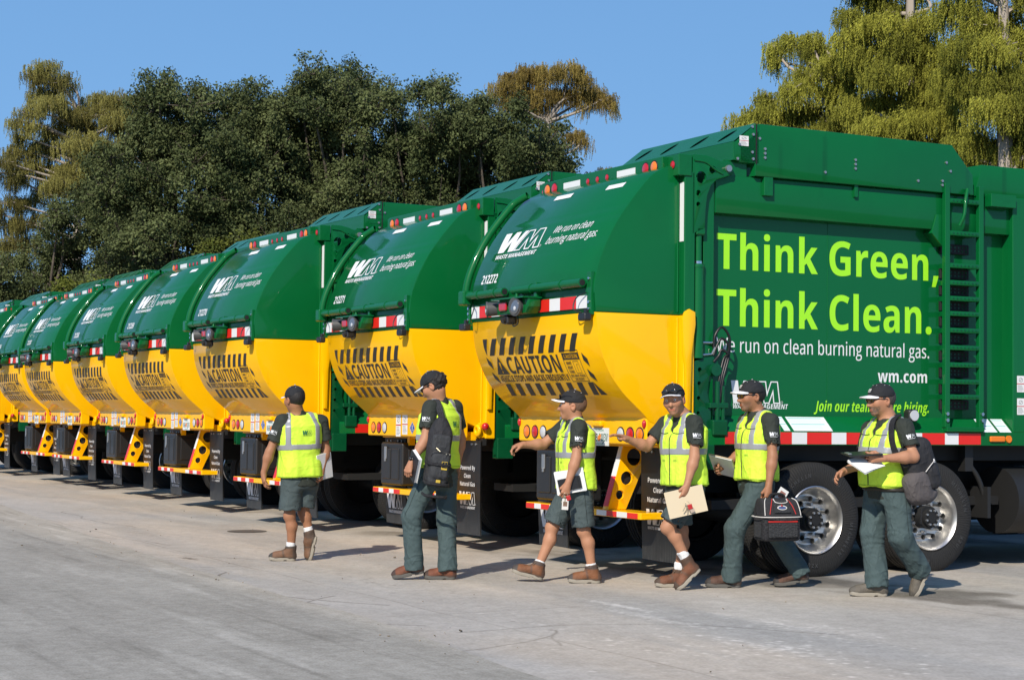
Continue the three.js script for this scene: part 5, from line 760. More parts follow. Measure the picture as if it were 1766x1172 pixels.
  const [vlo, vhi] = boxOf([J.neck, J.SL, J.SR, T.at(0.22, hem, 0.18), T.at(-0.22, hem, -0.18), T.at(0.22, hem, -0.18), T.at(-0.22, hem, 0.18), T.at(0, 0.3, 0.16 + fat)], 0.08);
  const vest = part('vest', net(vestF, vlo, vhi, 0.0085), MV, G);
  { const tb = S.band * sh; const loc = (x, y, z) => { x -= hip.x; y -= hip.y; z -= hip.z; return [x * T.X.x + y * T.X.y + z * T.X.z, x * Y.x + y * Y.y + z * Y.z, x * Z.x + y * Z.y + z * Z.z]; };
    const bandF = (x, y, z) => { const v = vestF(x, y, z) - 0.0035; if (v > 0.03) return v; const [a, t, c] = loc(x, y, z), xx = c > 0 ? 0.108 : 0.135; const slab = Math.min(Math.abs(t - tb) - 0.0275, Math.max(Math.abs(Math.abs(a) - xx * w + 0.25 * Math.max(0, t - 0.5) * (c > 0 ? 1 : 1)) - 0.0265, tb - t)); return Math.max(v, slab); };
    part('reflective_band', net(bandF, vlo, vhi, 0.0078), MBand, vest);
    // zip, yoke piping, hem piping
    const zp = []; for (let i = 0; i <= 14; i++) { const o = T.at(0.004, lerp(hem + 0.012, tN - 0.16, i / 14), 0.0); zp.push(hit(vestF, o, Z, 0.4).addScaledVector(Z, 0.001)); } part('zip', tube(zp, 0.0045, 40, 6), MPipe, vest);
    for (const s of [-1, 1]) { const yp = []; for (let i = 0; i <= 8; i++) { const o = T.at(s * lerp(0.03, 0.135 * w, i / 8), 0.478 * sh - 0.006 * Math.sin(i / 8 * 3.14), 0); yp.push(hit(vestF, o, Z, 0.4).addScaledVector(Z, 0.001)); } part('piping', tube(yp, 0.004, 24, 6), MPipe, vest); }
    const hp = []; for (let i = 0; i < 40; i++) { const a = i / 40 * 6.2832, dd = T.dir(Math.sin(a), 0, Math.cos(a)), o = T.at(0, hem + 0.012, fat * 0.2); hp.push(hit(vestF, o, dd, 0.5)); } part('hem', tube(hp, 0.0042, 90, 6, true), S.hemMat || MV, vest);
    const stamp = (mat, x0, x1, t0, t1, dir, name) => { const g = new THREE.PlaneGeometry(1, 1, 10, 6), p = g.attributes.position, uv = g.attributes.uv; for (let i = 0; i < p.count; i++) { const o = T.at(lerp(x0, x1, uv.getX(i)), lerp(t0, t1, uv.getY(i)), 0), h0 = hit(vestF, o, dir, 0.45).addScaledVector(dir, 0.005); p.setXYZ(i, h0.x, h0.y, h0.z); } g.computeVertexNormals(); part(name, g, mat, vest); };
    stamp(vestLogo, 0.02, -0.115, 0.40 * sh, 0.465 * sh, Z.clone().negate(), 'vest_print');
    stamp(chestMark, -0.09, -0.045, 0.235 * sh, 0.257 * sh, Z, 'vest_mark'); stamp(chestMark, 0.045, 0.09, 0.235 * sh, 0.257 * sh, Z, 'vest_mark');
  }
  // trousers or shorts
  const pel = inFrame(T, column([[-0.11, 0.150 * w, 0.118 * b, -0.005], [0.0, 0.162 * w, 0.128 * b, -0.004], [0.07, 0.160 * w, 0.124 * b + fat * 0.3, fat * 0.2], [hem + 0.10, 0.155 * w, 0.120 * b + fat * 0.4, fat * 0.3]]));
  const legC = (s) => { const Hh = J['H' + s], N = J['N' + s], A = J['A' + s], fz = feet[s].F.X; if (lower) { const d = N.clone().sub(Hh), L = d.length(); d.normalize(); const e = Hh.clone().addScaledVector(d, L * (S.shortLen || 0.90)), cut = e.dot(d), o = rc(Hh, e.clone().addScaledVector(d, 0.05), 0.102 * (S.leg || 1), 0.103 * (S.leg || 1)), inn = rc(Hh, e.clone().addScaledVector(d, 0.1), 0.080, 0.090 * (S.leg || 1)); return (x, y, z) => { const t = x * d.x + y * d.y + z * d.z - cut; let v = smax(o(x, y, z), t, 0.006); if (t > -0.06) v = smax(v, -inn(x, y, z), 0.004); return v; }; }
    const up = N.clone().sub(A).normalize(), e = A.clone().addScaledVector(up, -0.045), cut = e.dot(up), k = S.leg || 1, o = union([rc(Hh, N, 0.102 * k, 0.086 * k), rc(N, e.clone().addScaledVector(up, -0.03), 0.085 * k, 0.080 * k)], 0.04), bag = rc(A.clone().addScaledVector(up, 0.05).addScaledVector(fz, 0.01), e.clone().addScaledVector(fz, 0.015), 0.068, 0.078 * k);
    return (x, y, z) => { const t = x * up.x + y * up.y + z * up.z; return smax(smin(o(x, y, z), bag(x, y, z), 0.03), cut - t, 0.006); }; };
  const cL = legC('L'), cR = legC('R');
  const knees = [J.NL, J.NR, J.AL.clone().lerp(J.NL, 0.15), J.AR.clone().lerp(J.NR, 0.15), hip];
  const pantsF = (x, y, z) => { let d = smin(pel(x, y, z), smin(cL(x, y, z), cR(x, y, z), 0.012), 0.045); if (d > 0.05 || d < -0.05) return d; let a = 0.0014; for (const k of knees) a += (lower ? 0.0012 : 0.0030) * Math.exp(-((x - k.x) ** 2 + (y - k.y) ** 2 + (z - k.z) ** 2) / 0.016); const u = n3(x * 7, y * 6, z * 7) * 3.5 + n3(x * 3, y * 14, z * 3) * 2; return d + a * Math.sin(y * 48 + x * 34 - z * 22 + u * 2.6) + fold(x * 1.3, y * 0.7, z * 1.3, lower ? 0.0045 : 0.006, 9); };
  { const pts = [T.at(0.17, 0.1, 0.13), T.at(-0.17, 0.1, -0.13), J.HL, J.HR, J.NL, J.NR]; if (!lower) pts.push(J.AL, J.AR); const [lo, hi] = boxOf(pts, 0.115); const pm = part(lower ? 'shorts' : 'trousers', net(pantsF, lo, hi, 0.0095), lower ? MShort : MTrs, G);
    for (const [s, sg] of [['L', 1], ['R', -1]]) { const a = J['H' + s].clone(), N = J['N' + s], sp = []; for (let i = 0; i <= 10; i++) { const o = a.clone().lerp(N, lerp(0.02, lower ? 0.8 : 1, i / 10)), dd = T.dir(sg, 0, 0); sp.push(hit(pantsF, o, dd, 0.25)); } part('side_seam', tube(sp, 0.0028, 30, 5), pm.material, pm); } }
  if (S.belt) { const bp = []; for (let i = 0; i < 40; i++) { const a = i / 40 * 6.2832, dd = T.dir(Math.sin(a), 0, Math.cos(a)), o = T.at(0, hem - 0.018, 0); bp.push(hit(pantsF, o, dd, 0.4)); } const g = new THREE.TubeGeometry(new THREE.CatmullRomCurve3(bp, true), 90, 0.016, 6, true); part('belt', g, MBelt, G); }
  // boots, socks
  for (const s of 'LR') {
    const { F, L } = feet[s], A = J['A' + s], N = J['N' + s], up = N.clone().sub(A).normalize(), top = A.clone().addScaledVector(up, S.bootTop ?? 0.035);
    const ankle = rc(F.at(0.055, 0.066, 0), top, 0.050, 0.056), open = rc(top.clone().addScaledVector(up, -0.01), top.clone().addScaledVector(up, 0.1), 0.041, 0.046), cut = top.dot(up);
    const low = inFrame(F, (x, y, z) => { let d = smin(ell(0.045, 0.045, 0, 0.052, 0.052, 0.041)(x, y, z), rc(V(0.080, 0.078, 0), V(L - 0.085, 0.052, 0), 0.046, 0.041)(x, y, z), 0.03); d = smin(d, ell(L - 0.068, 0.044, 0, 0.068, 0.042, 0.050)(x, y, z), 0.03); return smax(d, 0.020 - y, 0.006); });
    const bootF = (x, y, z) => { let d = smin(low(x, y, z), smax(ankle(x, y, z), x * up.x + y * up.y + z * up.z - cut - 0.012, 0.01), 0.03); d = smax(d, -open(x, y, z), 0.006); return d < 0.03 ? d + 0.0016 * n3(x * 45, y * 45, z * 45) : d; };
    const [lo, hi] = boxOf([F.at(-0.02, 0, 0.05), F.at(L, 0, -0.05), F.at(L, 0.08, 0.05), F.at(0, 0.1, -0.05), top], 0.06), bc = S.boot, inv = (x, y, z) => { x -= F.o.x; y -= F.o.y; z -= F.o.z; return [x * F.X.x + y * F.X.y + z * F.X.z, x * F.Y.x + y * F.Y.y + z * F.Y.z]; };
    const boot = part('boot', colored(net(bootF, lo, hi, 0.0055), (x, y, z) => { const [a, h] = inv(x, y, z), dk = Math.max(sstep(L - 0.052, L - 0.040, a), sstep(0.045, 0.032, h) * 0.7, sstep(0.035, 0.018, a) * 0.6, sstep(0.118, 0.128, h) * 0.85, sstep(0.012, 0.006, Math.abs(a - 0.105 - 0.2 * h)) * 0.5) * (S.trim ?? 1), m = 1 + 0.25 * n3(x * 22, y * 22, z * 22), dust = 0.25 * sstep(0.06, 0.02, h) * (0.6 + 0.4 * n3(x * 30, y * 30, z * 30)); return [0, 1, 2].map((i) => lerp(lerp(bc[i] * m, S.trimCol ? S.trimCol[i] : [0.06, 0.05, 0.042][i], dk), [0.26, 0.23, 0.19][i], dust)); }), MBoot, G);
    const soleF = inFrame(F, (x, y, z) => { const t = clamp((x - 0.042) / (L - 0.098), 0, 1), r = lerp(0.038, 0.049, t), dp = Math.hypot(x - lerp(0.042, L - 0.056, t), z) - r, lift = 0.010 * sstep(L - 0.10, L, x), dv = Math.abs(y - 0.0155 - lift) - 0.0125; let d = Math.min(Math.max(dp, dv), 0) + Math.hypot(Math.max(dp, 0), Math.max(dv, 0)) - 0.003; if (x > 0.085 && x < 0.115 && y < 0.010) d = Math.max(d, 0.010 - y); return d; });
    part('sole', net(soleF, lo, hi, 0.0055), S.sole === 'dark' ? MSoleD : MSole, boot);
    { const lp = []; for (let i = 0; i < 5; i++) { const x = lerp(0.085, L - 0.115, i / 4); for (const sd of i % 2 ? [-1, 1] : [1, -1]) lp.push(hit(bootF, F.at(x, 0.045, 0), F.dir(0.12, 1, sd * 0.42).normalize(), 0.15)); } part('laces', tube(lp, 0.0032, 60, 5), S.lace || std(0.16, 0.12, 0.08, 0.8), boot); }
    if (lower) { const e0 = A.clone().addScaledVector(up, -0.02), e1 = A.clone().addScaledVector(up, S.sock ?? 0.085), f0 = rc(e0, e1, 0.044, 0.046), c1 = e1.dot(up); part('sock', net((x, y, z) => smax(f0(x, y, z), x * up.x + y * up.y + z * up.z - c1, 0.008) + 0.0018 * n3(x * 30, y * 90, z * 30), ...boxOf([e0, e1], 0.07), 0.006), MSock, G); }
  }
  if (S.watch) { const d = J.EL.clone().sub(J.WL).normalize(), c = J.WL.clone().addScaledVector(d, 0.025), qq = new THREE.Quaternion().setFromUnitVectors(V(0, 0, 1), d); const wm = part('wristwatch', new THREE.TorusGeometry(0.034, 0.008, 8, 24).scale(1, 1, 1.6).applyQuaternion(qq).translate(c.x, c.y, c.z), MWatch, G); const fc = c.clone().add(V(-0.02, 0.01, 0.028)); part('watch_face', new THREE.SphereGeometry(0.017, 12, 8).translate(fc.x, fc.y, fc.z), MWatch, wm); }
  return { G, J, T, world, hands, Hd, vestF, hip, Y, Z, sh, tN };
}
const capBadge = printMat(128, 72, (g) => { line(g, 'WM', 22, 106, 44, 34); g.fillRect(26, 52, 76, 6); }, C(0.75, 0.75, 0.72), 0.7);
const hairDark = std(0.012, 0.009, 0.008, 0.7), hairGrey = std(0.06, 0.05, 0.045, 0.75), hairBuzz = std(0.15, 0.085, 0.055, 0.8);
// ---------------------------------------------------------------- the six men
const SK2 = [0.42, 0.205, 0.118], SK3 = [0.34, 0.158, 0.085];
const BROWN = [0.18, 0.07, 0.028], GREYB = [0.11, 0.095, 0.075], DKBROWN = [0.09, 0.042, 0.026];
const P1 = person({ label: 'man in grey shorts walking away, his back in a lime vest, no bag', at: [-16.537, 0, -6.436], w: 1.10, b: 1.12, arm: 1.02, shorts: true, leg: 1.04, shortLen: 0.86, skin: SK3, face: [-0.62, -0.78], pitch: 0.05, hair: 0.004, hairLow: 0.02, hairMat: hairDark, hem: 0.0, band: 0.30, boot: [0.15, 0.075, 0.04], trimCol: [0.05, 0.045, 0.04], sleeveMarks: 'L', darkVisor: true,
  hand: { L: [[-0.4, 0, -0.9], [0.9, 0, -0.4], 0.5, 0.1, 0.4], R: [[-0.4, 0, -0.9], [-0.9, 0, 0.4], 0.9, 0.05, 0.6] },
  j: { AL: [-0.056, 0.105, 0.022], heelL: [-0.014, 0.0, 0.022], toeL: [-0.231, 0.0, 0.022], AR: [0.118, 0.247, -0.060], heelR: [0.190, 0.232, -0.060], toeR: [0.143, -0.01, -0.090], head: [-0.039, 1.578, 0.020], neck: [-0.005, 1.458, 0.000], SL: [-0.150, 1.372, 0.080], EL: [-0.266, 1.070, 0.120], WL: [-0.322, 0.862, 0.130], KL: [-0.314, 0.772, 0.140], SR: [0.212, 1.372, -0.080], ER: [0.262, 1.090, -0.100], WR: [0.232, 0.885, -0.02], KR: [0.225, 0.800, 0.005], HL: [-0.055, 0.820, 0.050], HR: [0.098, 0.823, -0.060], NL: [-0.072, 0.443, 0.060], NR: [0.048, 0.475, -0.070] } });
const P2 = person({ label: 'tall man with curly dark hair and black backpack, looking down at his hand', at: [-14.311, 0, -6.848], w: 1.04, b: 1.05, leg: 0.98, skin: SK2, face: [-0.93, -0.36], pitch: 0.5, hair: 0.012, hairLow: 0.03, curly: true, hairMat: hairDark, hem: 0.07, band: 0.32, boot: [0.16, 0.05, 0.022], trim: 0.8, trimCol: [0.03, 0.028, 0.026], sole: 'dark', darkVisor: true, shades: 0, watch: true, sleeveMarks: 'L',
  hand: { L: [[-0.8, 0.1, -0.5], [0.5, 0.1, -0.85], 0.9, 0.05, 0.6], R: [[-0.8, 0, -0.6], [-0.6, 0, 0.8], 0.6, 0.1, 0.4] },
  j: { AL: [-0.150, 0.130, 0.113], heelL: [-0.067, 0.058, 0.113], toeL: [-0.331, 0.0, 0.113], AR: [0.145, 0.112, 0.075], heelR: [0.208, 0.0, 0.075], toeR: [-0.058, 0.0, 0.075], head: [0.004, 1.697, 0.020], neck: [0.050, 1.580, 0.0], SL: [-0.022, 1.510, 0.150], EL: [-0.062, 1.231, 0.220], WL: [-0.175, 1.034, 0.270], KL: [-0.207, 0.955, 0.280], SR: [0.185, 1.512, -0.150], ER: [0.240, 1.232, -0.190], WR: [0.212, 1.000, -0.170], KR: [0.203, 0.915, -0.160], HL: [-0.030, 0.912, 0.090], HR: [0.118, 0.907, -0.080], NL: [-0.184, 0.556, 0.120], NR: [0.120, 0.508, -0.010] } });
const P3 = person({ label: 'man in shorts pointing one arm at the trucks, white papers in his other hand', at: [-13.514, 0, -7.811], shorts: true, shortLen: 0.90, leg: 1.0, skin: SK2, face: [-0.985, -0.12], pitch: -0.04, capTilt: -0.1, hair: 0.001, hairLow: 0.0, hairMat: hairBuzz, hem: 0.0, band: 0.31, boot: BROWN, trimCol: [0.06, 0.05, 0.045], sock: 0.06, shades: 1, darkVisor: true, sleeveMarks: 'L',
  hand: { L: [[-1, 0, 0.2], [0, 0, -1], 0.95, 0.05, 0.7], R: [[0.2, 0.1, 1], [0.1, -1, 0.1], [0.55, 0.85, 0.95, 1.0], 0.08, 0.5] },
  j: { AL: [0.178, 0.112, 0.073], heelL: [0.250, 0.0, 0.073], toeL: [-0.020, 0.0, 0.073], AR: [-0.289, 0.128, -0.015], heelR: [-0.253, 0.012, -0.015], toeR: [-0.511, 0.074, -0.015], head: [0.004, 1.530, 0.0], neck: [0.030, 1.430, 0.0], SL: [0.055, 1.350, 0.170], EL: [0.030, 1.080, 0.230], WL: [-0.039, 0.870, 0.265], KL: [-0.062, 0.785, 0.275], SR: [-0.060, 1.350, -0.160], ER: [-0.250, 1.196, -0.130], WR: [-0.430, 1.192, -0.020], KR: [-0.510, 1.172, 0.015], HL: [0.070, 0.810, 0.085], HR: [0.004, 0.805, -0.085], NR: [-0.168, 0.470, -0.060], NL: [0.105, 0.450, 0.080] } });
const P4 = person({ label: 'man facing the camera with outstretched open hand, cream folder and keys at his side', at: [-12.649, 0, -8.327], w: 1.03, b: 1.05, shorts: true, shortLen: 0.88, skin: SK2, face: [-0.36, 0.93], pitch: 0.10, roll: 0.12, capTilt: -0.14, hair: 0.0005, hairLow: 0.0, hairMat: hairBuzz, hem: 0.03, band: 0.32, boot: [0.15, 0.055, 0.025], trimCol: [0.07, 0.045, 0.03], shades: 1, darkVisor: true, sock: 0.105, sleeveMarks: 'L', beard: [0.16, 0.11, 0.09, 0, 0.22],
  hand: { L: [[-0.7, 0, 0.7], [-0.7, 0, -0.7], 0.75, 0.05, 0.6], R: [[0.5, -0.1, 0.86], [0, -1, 0], [0.12, 0.18, 0.25, 0.3], 0.24, 0.15] },
  j: { AL: [0.092, 0.236, 0.094], heelL: [0.204, 0.165, 0.094], toeL: [0.030, -0.008, 0.104], AR: [0.044, 0.112, -0.137], heelR: [0.098, 0.0, -0.137], toeR: [-0.149, 0.0, -0.137], head: [-0.020, 1.584, 0.050], neck: [0.062, 1.475, 0.0], SL: [0.142, 1.394, 0.145], EL: [0.136, 1.112, 0.220], WL: [0.069, 0.884, 0.270], KL: [0.047, 0.798, 0.280], SR: [-0.076, 1.385, -0.140], ER: [-0.240, 1.195, -0.060], WR: [-0.412, 1.256, 0.060], KR: [-0.488, 1.288, 0.105], HL: [0.130, 0.842, 0.085], HR: [0.020, 0.836, -0.085], NL: [-0.080, 0.523, 0.120], NR: [0.060, 0.486, -0.100] } });
const P5 = person({ label: 'man carrying a black lunch cooler, white visor over dark glasses', at: [-12.455, 0, -9.053], skin: SK3, face: [-0.96, 0.28], pitch: 0.02, hair: 0.003, hairLow: 0.01, hairMat: hairDark, hem: 0.03, band: 0.32, boot: DKBROWN, trimCol: [0.035, 0.03, 0.028], sole: 'dark', shades: 0, badge: true, sleeveMarks: 'L', beard: [0.13, 0.10, 0.085, 0.01, 0.5],
  hand: { L: [[-0.85, 0, 0.5], [-0.4, 0, -0.9], 1.15, 0.02, 0.9], R: [[-0.2, 1, 0.2], [0.2, 0, 1], 0.75, 0.05, 0.5] },
  j: { AL: [-0.236, 0.105, 0.031], heelL: [-0.167, 0.0, 0.031], toeL: [-0.453, 0.0, 0.031], AR: [0.353, 0.139, -0.042], heelR: [0.425, 0.046, -0.042], toeR: [0.145, 0.0, -0.042], head: [-0.072, 1.620, 0.020], neck: [-0.015, 1.512, 0.0], SL: [0.072, 1.415, 0.155], EL: [0.080, 1.115, 0.220], WL: [0.040, 0.870, 0.270], KL: [0.036, 0.780, 0.280], SR: [-0.100, 1.408, -0.150], ER: [-0.119, 1.138, -0.200], WR: [-0.290, 1.035, -0.110], KR: [-0.355, 1.000, -0.07], HL: [0.015, 0.885, 0.090], HR: [-0.075, 0.880, -0.090], NL: [-0.226, 0.501, 0.100], NR: [0.150, 0.470, -0.080] } });
const P6 = person({ label: 'stocky man with grey goatee and glasses reading, bag at his hip, last in line', at: [-11.423, 0, -9.607], w: 1.12, b: 1.16, belly: 0.035, arm: 1.06, leg: 1.10, neckR: 1.12, jaw: 1.1, skin: SK2, face: [-0.955, 0.30], pitch: 0.06, hair: 0.003, hairLow: 0.012, hairMat: hairGrey, hem: 0.02, band: 0.34, boot: GREYB, trimCol: [0.10, 0.09, 0.075], shades: 0, badge: true, belt: true, sleeveMarks: 'L', beard: [0.10, 0.085, 0.075, 0.0, 0.85],
  hand: { L: [[0, 1, 0.1], [0.1, -0.2, -1], 0.8, 0.05, 0.5], R: [[-0.2, 0.6, 0.8], [0.2, -0.9, 0.4], 0.5, 0.08, 0.4] },
  j: { AL: [0.246, 0.228, -0.041], heelL: [0.340, 0.205, -0.041], toeL: [0.237, -0.012, -0.041], AR: [-0.108, 0.112, 0.022], heelR: [-0.028, 0.0, 0.022], toeR: [-0.345, 0.0, 0.022], head: [-0.072, 1.588, 0.020], neck: [-0.015, 1.465, 0.0], SL: [0.082, 1.375, 0.175], EL: [0.139, 1.140, 0.260], WL: [-0.130, 1.128, 0.345], KL: [-0.215, 1.135, 0.355], SR: [-0.122, 1.357, -0.165], ER: [-0.205, 1.085, -0.070], WR: [-0.382, 1.018, 0.080], KR: [-0.455, 0.975, 0.120], HL: [0.030, 0.875, 0.100], HR: [-0.075, 0.868, -0.100], NR: [-0.134, 0.503, -0.050], NL: [0.060, 0.490, 0.130] } });

// ---------------------------------------------------------------- what they carry
const MPaper = std(0.78, 0.78, 0.77, 0.7), MCream = std(0.62, 0.52, 0.36, 0.75), MPad = phy(0.012, 0.012, 0.014, 0.45), MFob = phy(0.42, 0.02, 0.02, 0.35), MKey = std(0.55, 0.48, 0.34, 0.35, { metalness: 0.7 }), MNylon = cloth(0.018, 0.018, 0.021, { roughness: 0.8 }), MNylonL = cloth(0.034, 0.036, 0.040), MGreyCloth = cloth(0.085, 0.075, 0.075), MTrimW = std(0.6, 0.58, 0.55, 0.6), MTrimR = std(0.45, 0.02, 0.015, 0.6), MGold = std(0.6, 0.42, 0.05, 0.5);
function carried(P, name, label, category, p, group) { const o = thing(name, label, category, group); o.position.copy(P.world(p)); o.rotation.y = YAW; return o; }
const turned = (g, x, y, z) => g.applyMatrix4(new THREE.Matrix4().makeRotationFromEuler(new THREE.Euler(x, y, z, 'YXZ')));
function sheaf(o, w, h, n, mat, rx, ry, rz, name = 'sheet') { for (let i = 0; i < n; i++) { const g = new THREE.PlaneGeometry(w, h, 6, 6), p = g.attributes.position; for (let k = 0; k < p.count; k++) p.setZ(k, 0.012 * (p.getX(k) / w) ** 2 + i * 0.003); g.rotateZ(rr(-0.05, 0.05)); g.computeVertexNormals(); const s = part(name, turned(mergeGeometries([g, g.clone().translate(0, 0, -0.0012)]), rx, ry, rz), mat, o); s.material.side = THREE.DoubleSide; } }
{ const o = carried(P1, 'paper_folder', 'pale paper folder held at the right hip of the man walking away', 'folder', V(0.25, 0.94, -0.03)); part('cover', turned(bx(-0.10, 0.10, -0.14, 0.12, -0.006, 0.006, 0.003), 0, 0.95, 0.16), std(0.5, 0.46, 0.38, 0.75), o); part('pages', turned(bx(-0.105, 0.105, -0.135, 0.115, 0.007, 0.016, 0.002), 0, 0.95, 0.16), MPaper, o); }
{ const o = carried(P2, 'notebook', 'thick white notebook with dark cover held by the tall man with the backpack', 'notebook', V(-0.150, 1.0, 0.285)); part('cover', turned(bx(-0.085, 0.085, -0.125, 0.125, 0.014, 0.018, 0.002), 0.05, -1.12, -0.55), MPad, o); part('pages', turned(bx(-0.08, 0.08, -0.12, 0.12, -0.014, 0.013, 0.002), 0.05, -1.12, -0.55), MPaper, o); part('cover', turned(bx(-0.085, 0.085, -0.125, 0.125, -0.018, -0.0145, 0.002), 0.05, -1.12, -0.55), MPaper, o); }
{ const o = carried(P3, 'paper_sheaf', 'white papers held against the thigh of the man with outstretched arm', 'papers', V(-0.02, 0.885, 0.225)); sheaf(o, 0.255, 0.20, 3, MPaper, -0.05, 0.1, 0.17); }
{ const o = carried(P3, 'notebook', 'black notebook held over the white papers by the man in shorts', 'notebook', V(-0.025, 0.865, 0.247)); part('cover', turned(bx(-0.10, 0.10, -0.055, 0.055, -0.006, 0.006, 0.004), 0, 0.1, 0.22), MPad, o); part('strap', turned(bx(0.07, 0.08, -0.056, 0.056, 0.006, 0.008), 0, 0.1, 0.22), MNylonL, o); }
function keys(P, p, label, card) { const o = carried(P, 'key_ring', label, 'keys', p); part('ring', new THREE.TorusGeometry(0.016, 0.0018, 6, 20), MKey, o); part('fob', bx(-0.004, 0.034, -0.055, -0.012, -0.004, 0.006, 0.006).rotateZ(0.3), MFob, o); for (let i = 0; i < 3; i++) part('key', turned(mergeGeometries([disc(0, -0.02, 0, 0.010, 0.002), bx(-0.004, 0.004, -0.075, -0.02, -0.001, 0.001)].map(plain)), 0, i * 0.6, -0.5 + i * 0.35), MKey, o); if (card) { part('card', turned(bx(-0.028, 0.028, -0.13, -0.035, -0.001, 0.001), 0, 0.1, -0.06), std(0.66, 0.64, 0.60, 0.4), o); part('card_photo', turned(bx(-0.018, 0.018, -0.10, -0.06, 0.001, 0.0018), 0, 0.1, -0.06), std(0.20, 0.12, 0.08, 0.5), o); } else part('tag', turned(bx(0.0, 0.036, -0.085, -0.05, -0.001, 0.001), 0, 0, 0.4), std(0.42, 0.33, 0.26, 0.5), o); }
keys(P3, V(-0.06, 0.775, 0.305), 'key ring with red fob and badge card below the black notebook', true);
{ const o = carried(P4, 'paper_folder', 'cream manila folder held low by the man facing the camera', 'folder', V(0.06, 0.74, 0.285)); part('cover', turned(bx(-0.165, 0.165, -0.105, 0.115, -0.004, -0.001, 0.001), -0.08, 0.12, 0.22), MCream, o); part('pages', turned(bx(-0.155, 0.158, -0.098, 0.105, -0.001, 0.006, 0.001), -0.08, 0.12, 0.22), MPaper, o); part('cover', turned(bx(-0.165, 0.165, -0.105, 0.118, 0.006, 0.009, 0.001), -0.08, 0.12, 0.22), MCream, o); }
keys(P4, V(0.065, 0.735, 0.335), 'key ring with red fob in front of the cream folder', false);
{ const o = carried(P5, 'paper_folder', 'tan folder carried in the far hand of the man with the lunch cooler', 'folder', V(-0.30, 1.03, -0.065)); part('cover', turned(bx(-0.11, 0.11, -0.15, 0.15, -0.005, 0.005, 0.002), 0.95, -0.75, -0.35), std(0.42, 0.33, 0.22, 0.8), o); part('pages', turned(bx(-0.105, 0.105, -0.145, 0.145, 0.005, 0.011, 0.002), 0.95, -0.75, -0.35), MPaper, o); }
{ // the lunch cooler: box body, sloping lid with pale piping, handle, front pocket
  const o = carried(P5, 'cooler_bag', 'black lunch cooler with pale piping and red zip, hanging from his hand', 'cooler bag', V(0.105, 0.42, 0.295)), R = 0.32, rt = (g) => g.rotateY(R);
  part('bag_body', rt(bx(-0.17, 0.17, 0.0, 0.20, -0.11, 0.11, 0.03)), MNylon, o);
  part('lid', rt(toCreasedNormals(drawX([[-0.11, 0.205], [0.11, 0.205], [0.10, 0.25], [0.06, 0.335], [0.03, 0.355], [-0.03, 0.355], [-0.06, 0.335], [-0.10, 0.25]], -0.168, 0.168, 0.012), 0.6)), MNylon, o);
  part('lid_panel', rt(turned(bx(-0.075, 0.075, -0.055, 0.055, 0, 0.006, 0.003), -0.43, 0, 0).translate(0, 0.285, 0.088)), MNylonL, o);
  part('piping', rt(tube([V(-0.172, 0.202, 0.112), V(0.172, 0.202, 0.112), V(0.172, 0.202, -0.112), V(-0.172, 0.202, -0.112)], 0.0045, 60, 6, true)), MTrimW, o);
  part('piping', rt(tube([V(-0.165, 0.215, 0.115), V(-0.160, 0.27, 0.098), V(-0.145, 0.335, 0.066), V(-0.12, 0.355, 0.035)], 0.004, 24, 6)), MTrimW, o); part('piping', rt(tube([V(0.165, 0.215, 0.115), V(0.160, 0.27, 0.098), V(0.145, 0.335, 0.066), V(0.12, 0.355, 0.035)], 0.004, 24, 6)), MTrimW, o);
  part('piping', rt(tube([V(-0.06, 0.35, 0.05), V(-0.055, 0.325, 0.078), V(0, 0.315, 0.084), V(0.055, 0.325, 0.078), V(0.06, 0.35, 0.05)], 0.004, 24, 6)), MTrimW, o);
  for (const s of [-1, 1]) part('red_piping', rt(tube([V(s * 0.068, 0.35, 0.045), V(s * 0.095, 0.30, 0.085), V(s * 0.12, 0.225, 0.114)], 0.004, 16, 6)), MTrimR, o);
  part('front_pocket', rt(bx(-0.135, 0.135, 0.03, 0.155, 0.105, 0.128, 0.015)), MNylonL, o); part('red_zip', rt(bx(-0.135, 0.135, 0.157, 0.170, 0.106, 0.122, 0.004)), MTrimR, o);
  part('badge', rt(turned(new THREE.CylinderGeometry(1, 1, 0.004, 28).scale(0.045, 1, 0.02).rotateX(Math.PI / 2), -0.43, 0, 0).translate(0, 0.278, 0.097)), MTrimW, o); part('badge_core', rt(turned(new THREE.CylinderGeometry(1, 1, 0.004, 28).scale(0.036, 1, 0.013).rotateX(Math.PI / 2), -0.43, 0, 0).translate(0, 0.278, 0.099)), std(0.06, 0.09, 0.22, 0.5), o);
  part('badge_peak', rt(turned(new THREE.ConeGeometry(0.016, 0.022, 3), -0.43, 0, 0).translate(0, 0.298, 0.091)), MTrimR, o);
  part('handle', rt(tube([V(-0.075, 0.35, 0), V(-0.06, 0.378, 0), V(0, 0.390, 0), V(0.06, 0.378, 0), V(0.075, 0.35, 0)], 0.011, 24, 8)), MNylon, o);
  part('mesh_pocket', rt(turned(bx(-0.06, 0.06, -0.07, 0.06, -0.004, 0.004, 0.003), 0, -1.57, 0).translate(-0.174, 0.10, 0)), MNylonL, o);
  const c = carried(P5, 'paper_card', 'small printed card tucked behind the hand with the lunch cooler', 'card', V(0.15, 0.80, 0.26)); part('card', turned(bx(-0.045, 0.045, -0.05, 0.055, -0.001, 0.001), 0.1, 0.3, -0.55), MPaper, c); part('print', turned(bx(-0.025, 0.03, -0.03, 0.03, 0.001, 0.0015), 0.1, 0.3, -0.55), std(0.35, 0.16, 0.13, 0.7), c);
}
